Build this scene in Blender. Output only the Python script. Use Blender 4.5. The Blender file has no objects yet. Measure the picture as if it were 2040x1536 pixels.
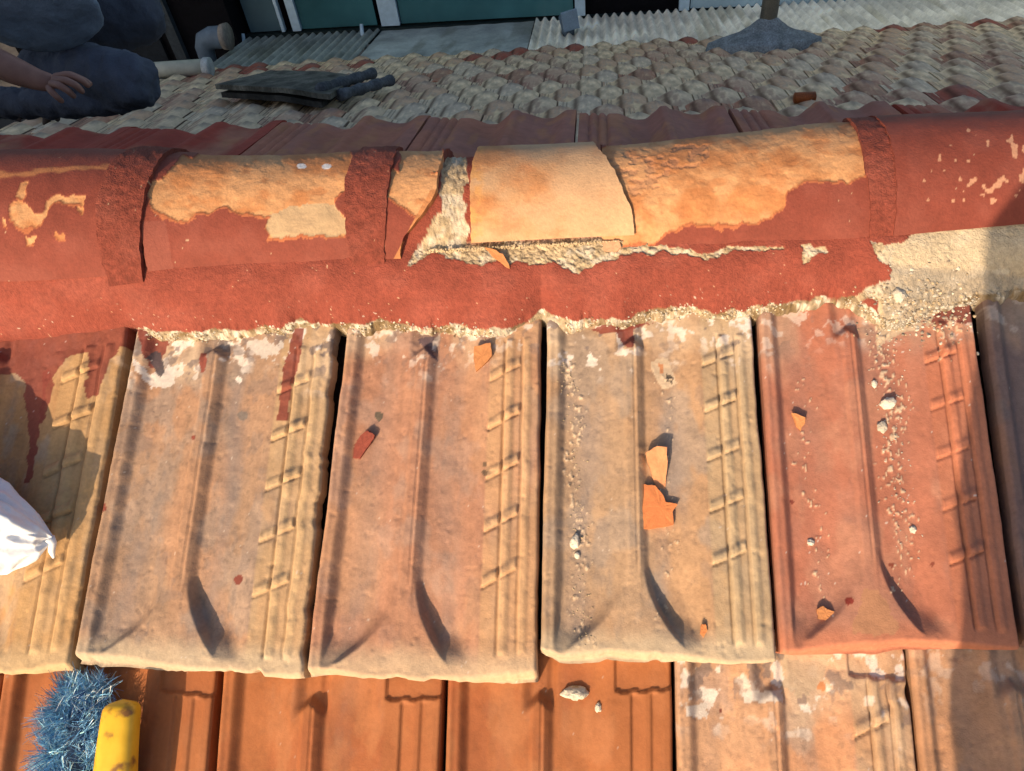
import bpy, bmesh, math, random
import numpy as np
from mathutils import Matrix, Vector
random.seed(7); np.random.seed(7)
C = bpy.context.scene.collection
scn = bpy.context.scene
R = math.radians
# ------------------------------------------------------------------ camera frame
F = 1530.; CX, CY = 1020., 768.
PITCH = R(23.7)
def nz(v):
    v = np.array(v, float); return v / np.linalg.norm(v)
_u = nz((125, 5123, -F)); _r = np.array((1, .01, 0.)); _r[2] = (-(_r[0]*_u[0] + _r[1]*_u[1])) / _u[2]; _r = nz(_r)
_n = np.cross(_r, _u)
M = np.array([_r, math.cos(PITCH)*_u - math.sin(PITCH)*_n, math.sin(PITCH)*_u + math.cos(PITCH)*_n])
CAM = np.array((0, 0, 3.))
EX = np.array((1., 0, 0))
N1 = np.array((0, -math.sin(PITCH), math.cos(PITCH)))      # normal of the near roof slope
U1 = np.array((0, math.cos(PITCH), math.sin(PITCH)))       # up the near slope

cam_d = bpy.data.cameras.new("camera"); cam = bpy.data.objects.new("camera", cam_d); C.objects.link(cam)
cam.matrix_world = Matrix(((M[0][0], M[0][1], M[0][2], CAM[0]), (M[1][0], M[1][1], M[1][2], CAM[1]), (M[2][0], M[2][1], M[2][2], CAM[2]), (0, 0, 0, 1)))
cam_d.sensor_width = 36; cam_d.lens = F/2040*36; cam_d.clip_start = .02; cam_d.clip_end = 500
scn.camera = cam
# ------------------------------------------------------------------ light
S_PL = (-.345, -.72, .60)                                  # towards the sun in slope axes (x, up-slope, normal)
SUN = nz(S_PL[0]*EX + S_PL[1]*U1 + S_PL[2]*N1)
SUN_EL = math.asin(SUN[2]); SUN_AZ = math.atan2(SUN[0], SUN[1])
w = bpy.data.worlds.new("World"); scn.world = w; w.use_nodes = True
nt = w.node_tree; bg = nt.nodes['Background']
sky = nt.nodes.new('ShaderNodeTexSky'); sky.sky_type = 'NISHITA'; sky.sun_disc = False
sky.sun_elevation = SUN_EL; sky.sun_rotation = SUN_AZ; sky.altitude = 100; sky.air_density = 1.; sky.dust_density = 2.5; sky.ozone_density = .9
nt.links.new(sky.outputs[0], bg.inputs[0]); bg.inputs[1].default_value = .095
sl = bpy.data.lights.new("sun", 'SUN'); sl.energy = 2.9; sl.angle = R(.5); sl.color = (1., .76, .51)
so = bpy.data.objects.new("sun", sl); C.objects.link(so)
so.rotation_euler = Vector(SUN).to_track_quat('Z', 'Y').to_euler()
scn.view_settings.view_transform = 'Standard'; scn.view_settings.look = 'None'; scn.view_settings.exposure = 1.2; scn.view_settings.gamma = 1
scn.render.engine = 'CYCLES'
scn.cycles.max_bounces = 6

# ------------------------------------------------------------------ projection helpers
def ray(x, y): return M @ np.array(((x-CX)/F, (CY-y)/F, -1.))
P0 = CAM + .75*ray(840, 1340) - N1*.04
def up(x, y, h=0.):                    # photo point -> point on the near slope, h metres above its base plane
    d = ray(x, y); t = (h - np.dot(CAM-P0, N1)) / np.dot(d, N1); return CAM + t*d
def proj(P):
    q = (np.asarray(P) - CAM) @ M
    return CX - F*q[..., 0]/q[..., 2], CY + F*q[..., 1]/q[..., 2]
def plane_fn(O, N):
    O = np.array(O, float); N = np.array(N, float)
    def f(x, y, h=0.):
        d = ray(x, y); t = (h - np.dot(CAM-O, N)) / np.dot(d, N); return CAM + t*d
    return f
# ------------------------------------------------------------------ noise
def _h(ix, iy, seed):
    n = (ix*374761393 + iy*668265263 + seed*974634777) & 0xffffffff
    n = ((n ^ (n >> 13)) * 1274126177) & 0xffffffff
    n = n ^ (n >> 16)
    return (n & 0xffff) / 65535.
def vn(x, y, seed=0):
    x = np.asarray(x, float); y = np.asarray(y, float)
    ix = np.floor(x).astype(np.int64); iy = np.floor(y).astype(np.int64)
    fx = x-ix; fy = y-iy; fx = fx*fx*(3-2*fx); fy = fy*fy*(3-2*fy)
    return ((_h(ix, iy, seed)*(1-fx) + _h(ix+1, iy, seed)*fx)*(1-fy) + (_h(ix, iy+1, seed)*(1-fx) + _h(ix+1, iy+1, seed)*fx)*fy)
def fbm(x, y, seed=0, o=4):
    s = 0; a = .5; t = 0
    for k in range(o):
        s = s + a*vn(np.asarray(x)*2**k + 17*k, np.asarray(y)*2**k + 31*k, seed+k); t += a; a *= .5
    return s/t                      # 0..1
def ss(a, b, x):
    t = np.clip((x-a)/(b-a), 0, 1); return t*t*(3-2*t)
def lerp(a, b, t): return a + (b-a)*t
def mixc(c, d, m): return c*(1-m[..., None]) + np.array(d)*m[..., None]
def inside(poly, X, Y):
    r = np.zeros(X.shape, bool); n = len(poly)
    for i in range(n):
        x1, y1 = poly[i]; x2, y2 = poly[(i+1) % n]
        if y1 == y2: continue
        r ^= ((y1 > Y) != (y2 > Y)) & (X < (x2-x1)*(Y-y1)/(y2-y1) + x1)
    return r
def jit(X, Y, amp=8, sc=22, seed=3):
    jx = (fbm(X/sc, Y/sc, seed, 4)-.5)*2*amp*1.5; jy = (fbm(X/sc, Y/sc, seed+9, 4)-.5)*2*amp*1.5
    return X+jx, Y+jy
# ------------------------------------------------------------------ mesh + object helpers
def tag(o, label=None, cat=None, group=None, kind=None):
    if label: o['label'] = label
    if cat: o['category'] = cat
    if group: o['group'] = group
    if kind: o['kind'] = kind
    return o
def mk(name, V, Q, col=None, mat=None, parent=None, smooth=True, link=True, mats=None, midx=None):
    me = bpy.data.meshes.new(name); V = np.asarray(V, np.float32); Q = [tuple(q) for q in Q] if not isinstance(Q, np.ndarray) else Q
    if isinstance(Q, np.ndarray):
        me.vertices.add(len(V)); me.vertices.foreach_set('co', V.ravel())
        nq = len(Q); k = Q.shape[1]; me.loops.add(nq*k); me.loops.foreach_set('vertex_index', Q.ravel().astype(np.int32))
        me.polygons.add(nq); me.polygons.foreach_set('loop_start', np.arange(0, nq*k, k, dtype=np.int32))
        me.update(calc_edges=True)
    else:
        me.from_pydata([tuple(map(float, v)) for v in V], [], Q); me.update()
    me.polygons.foreach_set('use_smooth', [smooth]*len(me.polygons))
    if col is not None:
        a = me.attributes.new('Col', 'FLOAT_COLOR', 'POINT')
        c = np.ones((len(V), 4), np.float32); c[:, :3] = col; a.data.foreach_set('color', c.ravel())
    for m in (mats or [mat]): me.materials.append(m)
    if midx is not None: me.polygons.foreach_set('material_index', midx)
    if not link: return me
    o = bpy.data.objects.new(name, me); C.objects.link(o)
    if parent: o.parent = parent
    return o
def gridq(ny, nx, off=0):
    i = np.arange(ny-1)[:, None]*nx + np.arange(nx-1)[None, :] + off
    i = i.ravel(); return np.stack([i, i+1, i+nx+1, i+nx], 1)
def slab(name, P, col, down, mat, **k):
    """a surface grid P(ny,nx,3) with side walls going by vector/array 'down' and an underside"""
    ny, nx = P.shape[:2]; V = P.reshape(-1, 3); c = np.broadcast_to(col, P.shape).reshape(-1, 3)
    dn = np.broadcast_to(down, P.shape).reshape(-1, 3)
    ring = np.concatenate([np.arange(nx), np.arange(1, ny)*nx+nx-1, (ny-1)*nx+np.arange(nx-2, -1, -1), np.arange(ny-2, 0, -1)*nx])
    L = len(ring); n0 = len(V)
    V2 = np.concatenate([V, V[ring], V[ring]+dn[ring]]); c2 = np.concatenate([c, c[ring], c[ring]])
    a = np.arange(L); b = (a+1) % L
    Q = np.concatenate([gridq(ny, nx), np.stack([n0+b, n0+a, n0+L+a, n0+L+b], 1)])
    return mk(name, V2, Q, c2, mat, **k)
def empty(name, loc=(0, 0, 0)):
    o = bpy.data.objects.new(name, None); o.location = loc; o.empty_display_size = .05; C.objects.link(o); return o
# ------------------------------------------------------------------ materials
def nodemat(name, rough=.85, spec=.25, colr=None, attr=False, grain=.35, gscale=260, bump=.25, bscale=420, bdist=.002, metal=0., mottle=22, mott=.25, gain=1.):
    m = bpy.data.materials.new(name); m.use_nodes = True; t = m.node_tree; N = t.nodes; L = t.links
    b = N['Principled BSDF']; b.inputs['Roughness'].default_value = rough; b.inputs['Specular IOR Level'].default_value = spec; b.inputs['Metallic'].default_value = metal
    tc = N.new('ShaderNodeTexCoord')
    if attr:
        a = N.new('ShaderNodeAttribute'); a.attribute_name = 'Col'; src = a.outputs['Color']
    else:
        a = N.new('ShaderNodeRGB'); a.outputs[0].default_value = (*colr, 1); src = a.outputs[0]
    def noise(sc, det=4):
        n = N.new('ShaderNodeTexNoise'); n.inputs['Scale'].default_value = sc; n.inputs['Detail'].default_value = det; L.new(tc.outputs['Object'], n.inputs['Vector']); return n.outputs['Fac']
    def modulate(src, fac, amt, g_=1.):
        r = N.new('ShaderNodeMapRange'); r.inputs[1].default_value = .3; r.inputs[2].default_value = .7; r.inputs[3].default_value = (1-amt)*g_; r.inputs[4].default_value = (1+amt)*g_; L.new(fac, r.inputs[0])
        v = N.new('ShaderNodeVectorMath'); v.operation = 'SCALE'; L.new(src, v.inputs[0]); L.new(r.outputs[0], v.inputs['Scale']); return v.outputs[0]
    src = modulate(src, noise(gscale, 3), grain)
    src = modulate(src, noise(mottle, 6), mott, gain)
    L.new(src, b.inputs['Base Color'])
    if bump:
        bp = N.new('ShaderNodeBump'); bp.inputs['Strength'].default_value = bump; bp.inputs['Distance'].default_value = bdist
        L.new(noise(bscale, 5), bp.inputs['Height']); L.new(bp.outputs[0], b.inputs['Normal'])
    return m
CLAY = nodemat('weathered_clay', gain=.87, attr=True, grain=.09, mott=.09, bump=.35, bscale=650, bdist=.0010)
NEWCLAY = nodemat('new_clay', gain=.76, attr=True, grain=.06, mott=.08, bump=.2, bscale=600, bdist=.001, rough=.75)
PAINT = nodemat('painted_clay', gain=.76, attr=True, grain=.08, mott=.08, bump=.4, bscale=420, bdist=.0015, rough=.8)
MORTAR = nodemat('mortar', gain=.76, attr=True, grain=.14, mott=.10, bump=.7, bscale=520, bdist=.002, rough=.9)
FARCLAY = nodemat('far_clay', attr=True, grain=.10, gscale=60, mott=.15, mottle=9, bump=.4, bscale=120, bdist=.003, rough=.9)
# linear colours
RED = np.array((.212, .050, .034)); ORANGE = np.array((.48, .205, .082)); LORANGE = np.array((.56, .30, .145)); CREAM = np.array((.60, .47, .31)); LIME = np.array((.72, .66, .56))

# ================================================================== SETTING under the tiles
def boxq(x0, x1, y0, y1, z0, z1):
    V = [(x, y, z) for z in (z0, z1) for y in (y0, y1) for x in (x0, x1)]
    return V, [(0, 2, 3, 1), (4, 5, 7, 6), (0, 1, 5, 4), (1, 3, 7, 5), (3, 2, 6, 7), (2, 0, 4, 6)]
DECKM = nodemat('dark_underlay', colr=(.03, .022, .018), rough=.95)
APY = .742; APZ = (P0 + U1*((APY-P0[1])/U1[1]))[2]
DIPA = R(20.); NA = np.array((0, math.sin(DIPA), math.cos(DIPA))); DA = np.array((0, math.cos(DIPA), -math.sin(DIPA)))
OA = np.array((0, APY, APZ)); onA = plane_fn(OA, NA)
a0 = OA - U1*1.5; b0 = OA + DA*.47
V = []
for x in (-10., 7.):
    for p in (a0 - N1*.03, OA - np.array((0, 0, .035)), b0 - NA*.03, b0 - NA*.08, OA - np.array((0, 0, .3)), a0 - N1*.08): V.append(p + EX*x)
tag(mk('roof_deck', V, [(0, 1, 7, 6), (1, 2, 8, 7), (2, 3, 9, 8), (3, 4, 10, 9), (4, 5, 11, 10), (5, 0, 6, 11), (0, 5, 4, 3, 2, 1), (6, 7, 8, 9, 10, 11)], mat=DECKM, smooth=False), kind='structure')
g = bpy.data.materials.new('x'); bpy.data.materials.remove(g)
GROUNDM = nodemat('ground_dirt', colr=(.12, .10, .08), rough=.95, gscale=3, mottle=.6)
tag(mk('ground', [(-60, -60, -2.2), (60, -60, -2.2), (60, 60, -2.2), (-60, 60, -2.2)], [(0, 1, 2, 3)], mat=GROUNDM), kind='structure')
WALLM = nodemat('plaster_wall', colr=(.42, .38, .33), rough=.9, gscale=30, mottle=2)

# ================================================================== NEAR ROOF TILES
def prof(s, t, k):
    H = .020*np.ones_like(s)
    D1 = k.get('d', .017)
    # channel 1
    q = np.clip((.27-t)/.235, 0, 1)
    sL = .05 + 0*s; sR = .385 - .25*q**2.4
    x = (s-sL)/(sR-sL); end = ss(.035, .12, t)
    Da = D1*(.50 + k.get('d1', .02)*ss(.5, .15, t))
    lo = .36+.30*ss(.42, .16, t)
    H -= Da*1.1*ss(0, .15, x)*(1-ss(lo, 1.0, x))**.8*ss(.025, .13, t + .03*np.sin(x*3))*(x > 0)*(x < 1)
    D1 = D1*(.42 + .42*ss(.30, .14, t))*k.get('d2', 1.)
    # channel 2
    sL2 = .445 + .17*q**1.9; sR2 = .745
    x = (s-sL2)/(sR2-sL2)
    H -= D1*ss(0, .13, x)*(1-ss(.5, 1.0, x))**.8*ss(.025, .12, t)*(x > 0)*(x < 1)
    # roll between them, with the head at the top
    head = ss(.955, .925, t + .45*np.abs(s-.415))
    roll = ss(.372, .392, s)*ss(.452, .436, s)
    H += .0022*roll*head*ss(.12, .3, t)
    H -= .0018*np.exp(-((s-.428)/.004)**2)*head*ss(.2, .3, t)
    H -= .008*ss(.33, .39, s)*ss(.5, .45, s)*(1-head)*(t > .8)
    # ribbed strip
    st = ss(.748, .758, s)
    wr = .85 + .45*ss(.3, .62, fbm(s*9+k.get('seed', 1), t*11, 71, 4)) if k.get('bars', True) else 1.
    def groove(d, wid):
        if not k.get('bars', True): return np.where((d > 0) & (d < wid), np.clip(d/(wid*.16), 0, 1)*(1-d/wid)**.8, 0)*wr
        return (ss(0, .10*wid, d)*ss(.26*wid, .16*wid, d)*.55 - ss(.16*wid, .30*wid, d)*ss(wid, .55*wid, d)*.75)*wr
    gd = k.get('g', .0036)
    t_in = t; t = t + .012*np.sin(s*5+k.get('seed', 1))
    rng = ss(.05, .07, t)*ss(.955, .94, t)
    H -= gd*groove(s-.818, .065)*rng*st
    H -= gd*.75*groove(s-.905, .06)*rng*st
    if k.get('bars', True):
        for j in range(5):
            t0 = .235 + .147*j + k.get('ph', 0)
            H -= gd*.9*groove(t-t0-(s-.79)*.28, .044)*(s > .756)*(s < .818)
            H -= gd*.9*groove(t-t0-.022-(s-.87)*.28, .044)*(s > .835)*(s < .905)
    if k.get('step', False):
        wv = .952 + .0022*np.cos((s-.75)*75)
        H -= .0035*ss(wv-.002, wv+.002, t)*st
    H += .0012*np.exp(-((s-.02)/.012)**2)
    H -= .012*np.clip(1-t/.022, 0, 1)**2.2
    H -= .004*np.clip(1-(1-s)/.012, 0, 1)**2 + .004*np.clip(1-s/.012, 0, 1)**2
    return H
SURF = []
def near_tile(corn, off, pal, k, label, tmin=0., tmax=1.03, ns=170, ntt=230, refh=(.044, .022)):
    """corn: TL TR BR BL photo points where the tile's top surface sits"""
    TL, TR = [up(*p, refh[1]) - N1*refh[1] for p in corn[:2]]
    BR, BL = [up(*p, refh[0]) - N1*refh[0] for p in corn[2:]]
    s = np.linspace(0, 1, ns); t = np.linspace(tmin, tmax, ntt)
    S, T = np.meshgrid(s, t)
    sd = k.get('seed', 1)
    rag = k.get('rag', .006)
    # chipped outlines
    sr = rag*(fbm(T*9, T*0, sd, 5)-.5)*2 - k.get('chip', 0)*np.clip(fbm(T*14, T*0+3, sd+4, 4)-.55, 0, 1)
    tb = .012*(fbm(S*5, S*0, sd+2, 4)-.5)*2 + .022*np.clip(fbm(S*8, S*0+7, sd+9, 3)-.58, 0, 1)*4*k.get('dirt', .6)
    Sx = S + (sr*ss(.8, 1, S) + rag*.7*(fbm(T*7, T*0+9, sd+3, 4)-.5)*2*ss(.2, 0, S))
    Tx = T + tb*ss(.06, 0, T)
    B = (BL*(1-Sx[..., None]) + BR*Sx[..., None])*(1-Tx[..., None]) + (TL*(1-Sx[..., None]) + TR*Sx[..., None])*Tx[..., None]
    xm = B[..., 0]; um = (B-P0) @ U1
    H = prof(S, T, k) + off*(1-T)
    H = H + .0012*(fbm(xm*60, um*60, sd+5, 4)-.5)*2*k.get('rough', 1) + .002*(fbm(xm*9, um*7, sd+6, 3)-.5)*2
    H = H + k.get('wp', 0)*((S-.5)*(T-.5)) 
    pit = np.clip(fbm(xm*150, um*150, sd+8, 3)-.66, 0, 1)*k.get('rough', 1); H -= pit*.004
    P = B + N1*H[..., None]
    px, py = proj(P)
    # ---- colour
    p0, p1, p2 = [np.array(c) for c in pal]
    n1 = fbm(xm*16+sd, um*7, sd+10, 5); n2 = fbm(xm*38, um*22+sd, sd+11, 5); n3 = fbm(xm*120, um*60, sd+12, 4)
    c = mixc(p0*np.ones(P.shape), p1, ss(.38, .62, n1))
    c = mixc(c, p2, ss(.5, .68, n2)*.75)
    c = c*(1+(n3-.5)*.30)[..., None]
    stk = fbm(xm*150+sd, um*7, sd+16, 4); c = c*(1+(stk-.5)*.22*k.get('rough', 1))[..., None]
    c = mixc(c, (.17, .15, .14), ss(.63, .70, fbm(xm*55, um*30, sd+17, 5))*.32*k.get('dirt', .6))
    pk = ss(.70, .74, fbm(xm*230, um*230, sd+18, 2)); c = mixc(c, (.10, .07, .05), pk*.25*k.get('dirt', .6))
    lc = .21 - .06*ss(.3, 0, T)
    chan = np.exp(-((S-lc)/.075)**2) + np.exp(-((S-(.575+.03*np.sin(T*9+sd)))/.06)**2)
    gw = chan*ss(.40, .66, fbm(xm*26, um*9, sd+13, 5))*k.get('dirt', .6)*.8
    c = mixc(c, k.get('dirtc', (.22, .19, .165)), np.clip(gw*.8, 0, .8))
    # grooves darker, raised ribs paler
    if k.get('bars', True):
        dH = prof(S, T, k) - prof(S, T, dict(k, g=0.))
        c = mixc(c, np.array(k.get('stripc', p0))*1.15+.03, ss(.0003, .0014, dH)*.65); c = mixc(c, (.13, .085, .05), ss(.0002, .0012, -dH)*.55)
    c = mixc(c, (.14, .11, .08), ss(.60, .74, n3)*.22*k.get('dirt', .6))
    st = ss(.745, .76, S)
    c = mixc(c, np.array(k.get('stripc', p0))*.96, st*.6*ss(.2, .5, n1+.1))
    if k.get('nose') is not None: c = mixc(c, k['nose'], ss(.10, .03, T + .05*(n2-.5))*.8)
    # pale bloom and lime at the head
    top = ss(.80, .97, T + .22*(n2-.5))*k.get('lime', .5)
    c = mixc(c, CREAM*.95, top*ss(.42, .6, n1)*.7)
    c = mixc(c, LIME, top*ss(.60, .66, fbm(xm*90, um*90, sd+14, 4)))
    c = mixc(c, (.16, .13, .12), top*ss(.62, .68, fbm(xm*70+5, um*70, sd+15, 4))*.8)
    for poly, colr, amp in k.get('patch', []):
        jx, jy = jit(px, py, amp, 16, sd+20)
        c = mixc(c, colr, inside(poly, jx, jy)*.92)
    for (cx, cy, rr, colr) in k.get('dots', []):
        jx, jy = jit(px, py, rr*.25, rr*.8, sd+23)
        c = mixc(c, colr, ((jx-cx)**2+(jy-cy)**2 < rr*rr)*.95)
    for (x0, y0, x1, y1, wd, dens) in k.get('trail', []):
        tt = np.clip((py-y0)/(y1-y0), 0, 1); dd = np.abs(px-(x0+(x1-x0)*tt)-12*np.sin(py/40.))/wd
        mm = (py > y0-10)*(py < y1)*ss(1, .2, dd)*(1-.5*tt)
        sp = fbm(px/5., py/7., sd+30, 2)
        hit = ss(.80-dens*mm, .86-dens*mm, sp)*(mm > 0)
        c = mixc(c, CREAM*1.05, hit*.85); P = P + N1*(hit*.0015)[..., None]
    spk = (vn(px/4.2, py/4.2, sd+40) > .975)*(vn(px/60, py/60, sd+41) > .45)
    c = mixc(c, LIME*.85, spk*k.get('speck', .5))
    c = np.clip(c, .01, .9)
    c = c*np.array((.985, .965, 1.04)) if k.get('mat') is None else c
    o = slab('roof_tile', P, c, -N1*.018, k.get('mat', CLAY))
    tag(o, label, 'roof tile', 'interlocking clay tiles of the near roof slope', 'thing')
    SURF.append((BL, BR, TL, k, off))
    return o
RP = RED*1.02
TAN = ((.47, .275, .13), (.40, .22, .115), (.50, .33, .19))
# first row under the ridge, left to right
near_tile([(-195, 672), (252, 652), (131, 1342), (-335, 1345)], .024, ((.44, .27, .12), (.40, .22, .09), (.37, .28, .18)), dict(seed=11, ph=.015, dirt=.7, chip=.02, nose=(.50, .37, .20), lime=.2, stripc=(.50, .32, .14),
    patch=[([(-80, 640), (275, 630), (262, 690), (240, 690), (222, 715), (208, 745), (196, 785), (172, 792), (165, 770), (178, 730), (175, 700), (150, 705), (128, 712), (112, 745), (90, 775), (88, 810), (80, 850), (72, 900), (62, 962), (50, 962), (60, 880), (56, 830), (48, 790), (52, 760), (30, 745), (-10, 750), (-80, 740)], RP, 4),
           ([(85, 740), (100, 735), (110, 765), (98, 800), (84, 845), (76, 840), (84, 790)], RP, 3)]),
    'tan tile with dripping red paint at its head, behind the white cloth')
near_tile([(268, 658), (666, 652), (600, 1356), (143, 1322)], .024, ((.36, .235, .145), (.40, .235, .135), (.31, .235, .175)), dict(seed=23, ph=-.02, d2=1.1, d=.016, dirt=.95, chip=.05, nose=(.50, .41, .27), lime=1., stripc=(.52, .36, .18), dirtc=(.21, .19, .175),
    patch=[([(275, 655), (330, 655), (335, 690), (318, 715), (325, 730), (300, 735), (285, 700)], RP, 5), ([(590, 655), (606, 655), (600, 700), (582, 770), (573, 838), (552, 838), (560, 770), (572, 700)], RP, 3),
           ([(265, 715), (300, 745), (350, 725), (352, 765), (300, 772), (266, 740)], LIME*.85, 7), ([(400, 700), (412, 705), (408, 740), (398, 742)], RP, 3), ([(500, 680), (560, 672), (560, 700), (500, 705)], LIME*.72, 16), ([(290, 712), (318, 700), (330, 740), (318, 755), (300, 720)], (.07, .06, .065), 4)],
    dots=[(475, 1155, 9, RP*.8), (206, 1011, 8, RP*.9), (385, 872, 5, RP), (476, 757, 6, LIME), (483, 829, 10, (.2, .17, .14))]),
    'greyish tan tile with lime splashes and a round red paint dot low down')
near_tile([(690, 656), (1077, 645), (1068, 1358), (607, 1352)], .024, ((.385, .20, .12), (.43, .24, .135), (.37, .235, .165)), dict(seed=37, ph=.0, d1=.15, d2=.95, dirt=.5, nose=(.50, .38, .24), lime=.7, stripc=(.54, .34, .17),
    patch=[([(720, 868), (735, 855), (748, 868), (740, 880), (718, 912), (700, 912), (706, 885)], RP, 3), ([(830, 675), (862, 672), (864, 700), (875, 720), (850, 705)], (.10, .07, .08), 4)],
    dots=[(662, 825, 9, RP), (755, 829, 9, (.10, .085, .06)), (966, 925, 5, (.15, .10, .06)), (966, 942, 6, (.15, .10, .06)), (712, 905, 6, CREAM)]),
    'pinkish brown tile with a red paint blotch in its left channel')
near_tile([(1090, 645), (1497, 626), (1549, 1322), (1076, 1318)], .024, ((.40, .275, .165), (.42, .265, .145), (.33, .26, .19)), dict(seed=41, ph=.028, d2=.9, d=.018, dirt=.75, nose=(.50, .41, .27), lime=1., stripc=(.46, .35, .2), dirtc=(.25, .22, .2),
    trail=[(1135, 720, 1165, 1290, 22, .22), (1320, 740, 1330, 1240, 20, .06)],
    patch=[([(1222, 655), (1262, 650), (1262, 690), (1250, 693), (1230, 672)], RP, 3), ([(1300, 720), (1335, 715), (1348, 765), (1322, 775), (1302, 745)], CREAM*.9, 6), ([(1312, 725), (1322, 727), (1322, 745), (1314, 742)], ORANGE, 2), ([(1330, 745), (1342, 750), (1338, 765), (1328, 758)], (.06, .05, .04), 3), ([(1225, 640), (1300, 640), (1260, 655), (1200, 665), (1180, 655)], RP, 5)]),
    'olive tan tile with a trail of mortar grit down its left channel')
near_tile([(1512, 624), (1936, 604), (2036, 1296), (1556, 1302)], .024, ((.41, .16, .095), (.37, .18, .12), (.44, .21, .13)), dict(seed=59, ph=-.01, d2=.85, g=.0032, dirt=.35, rag=.003, nose=(.50, .19, .10), lime=.45, stripc=(.50, .18, .09), rough=.5, dirtc=(.25, .15, .12), speck=.8,
    trail=[(1760, 600, 1800, 1180, 34, .24), (1590, 760, 1640, 1200, 20, .05), (1900, 640, 1900, 720, 30, .2)],
    patch=[([(1745, 585), (1945, 570), (1945, 622), (1800, 660), (1750, 690)], CREAM*.8, 10), ([(1860, 590), (1950, 560), (1948, 640), (1862, 650)], RP*.9, 6), ([(1722, 1175), (1752, 1175), (1792, 1250), (1778, 1264), (1700, 1264), (1696, 1252)], (.43, .22, .115), 7)],
    dots=[(1692, 1197, 8, (.22, .03, .02)), (1577, 1000, 5, RP), (1775, 1125, 5, (.2, .05, .03)), (1857, 1124, 4, (.2, .05, .03)), (1615, 1080, 6, LIME), (1818, 1055, 6, LIME)]),
    'smooth terracotta red tile with white grit scattered down its right channel')
near_tile([(1962, 604), (2410, 588), (2540, 1268), (2052, 1288)], .024, ((.21, .125, .10), (.18, .125, .11), (.25, .145, .10)), dict(seed=61, dirt=.8, lime=.3, ntt=1), 'brown tile in the photographer\'s shadow at the right border', ns=110, ntt=150)  # palette darkened to deepen the shadow on this tile
# second row
def row2(tl, tr, bl, br, pal, k, label, ns=170):
    """tl/tr at the head line, bl/br where the photo ends (y=1536); run the tile out to its full length"""
    a, b = up(*tl, .02), up(*tr, .02); c, d = up(*br, .026), up(*bl, .026)
    def ext(p, q):
        p = p - N1*.02; q = q - N1*.026; dd = q-p; return p + dd*(.40/abs(np.dot(dd, U1)))
    e, f = ext(b, c), ext(a, d)
    o1 = [proj(e + N1*.044), proj(f + N1*.044)]
    return near_tile([tl, tr, (float(o1[0][0]), float(o1[0][1])), (float(o1[1][0]), float(o1[1][1]))], .024, pal, k, label, tmax=1.07, ns=ns, ntt=240, refh=(.044, .020))
NEWO = ((.41, .145, .052), (.37, .12, .045), (.43, .17, .07))
row2((5, 1343), (428, 1343), (-22, 1536), (410, 1536), NEWO, dict(seed=71, d=.019, dirt=.2, bars=False, step=True, lime=0, rag=.002, rough=.35, g=.0036, mat=NEWCLAY, speck=.2), 'new orange tile in shadow under the blue brush')
row2((443, 1343), (882, 1343), (428, 1536), (873, 1536), NEWO, dict(seed=73, dirt=.25, bars=False, step=True, lime=0, rag=.002, rough=.35, g=.0036, mat=NEWCLAY, speck=.3), 'new orange tile in the lower row, just right of the yellow brush handle')
row2((892, 1343), (1338, 1322), (886, 1536), (1341, 1536), NEWO, dict(seed=79, dirt=.2, bars=False, step=True, lime=0, rag=.002, rough=.35, g=.0036, mat=NEWCLAY, speck=.4), 'new orange tile carrying a white mortar lump near its head')
row2((1345, 1320), (1806, 1312), (1351, 1536), (1829, 1536), ((.50, .30, .17), (.52, .27, .14), (.38, .27, .20)), dict(seed=83, dirt=.9, lime=.9, chip=.06, stripc=(.50, .33, .18), step=True,
    patch=[([(1560, 1310), (1650, 1320), (1640, 1360), (1600, 1395), (1560, 1372)], CREAM*.75, 10), ([(1365, 1405), (1410, 1402), (1408, 1430), (1370, 1432)], LIME*.8, 6), ([(1480, 1380), (1560, 1375), (1560, 1400), (1480, 1400)], LIME*.8, 6)], dots=[(1637, 1367, 9, ORANGE), (1435, 1417, 4, RP*.6)]),
    'worn pinkish tile with broken right edge in the lower row')
row2((1815, 1312), (2290, 1296), (1836, 1536), (2350, 1536), ((.50, .29, .165), (.46, .25, .13), (.42, .28, .19)), dict(seed=89, dirt=.5, lime=.3, step=True), 'pale tile crossed by the edge of shadow in the lower right corner', ns=130)

# tiles beyond the frame, so the roof goes on past its borders
for src, dx, lab in (('roof_tile.002', .892, 'spare pinkish tile beyond the right border of the picture'), ('roof_tile.003', .895, 'spare olive tile beyond the right border of the picture'), ('roof_tile.004', 1.39-.445, 'spare terracotta tile farthest beyond the right border'),
                     ('roof_tile.004', -1.19, 'spare terracotta tile beyond the left border of the picture'), ('roof_tile.002', -.965, 'spare pinkish tile farthest beyond the left border'),
                     ('roof_tile.007', .90, 'spare orange tile of the lower row beyond the right border'), ('roof_tile.008', .905, 'second spare orange tile of the lower row beyond the right border'), ('roof_tile.008', -.70, 'spare orange tile of the lower row beyond the left border')):
    o = bpy.data.objects[src]; c_ = o.copy(); C.objects.link(c_); c_.location = EX*dx + U1*(.032 if dx > .3 else -.01); c_['label'] = lab
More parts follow.
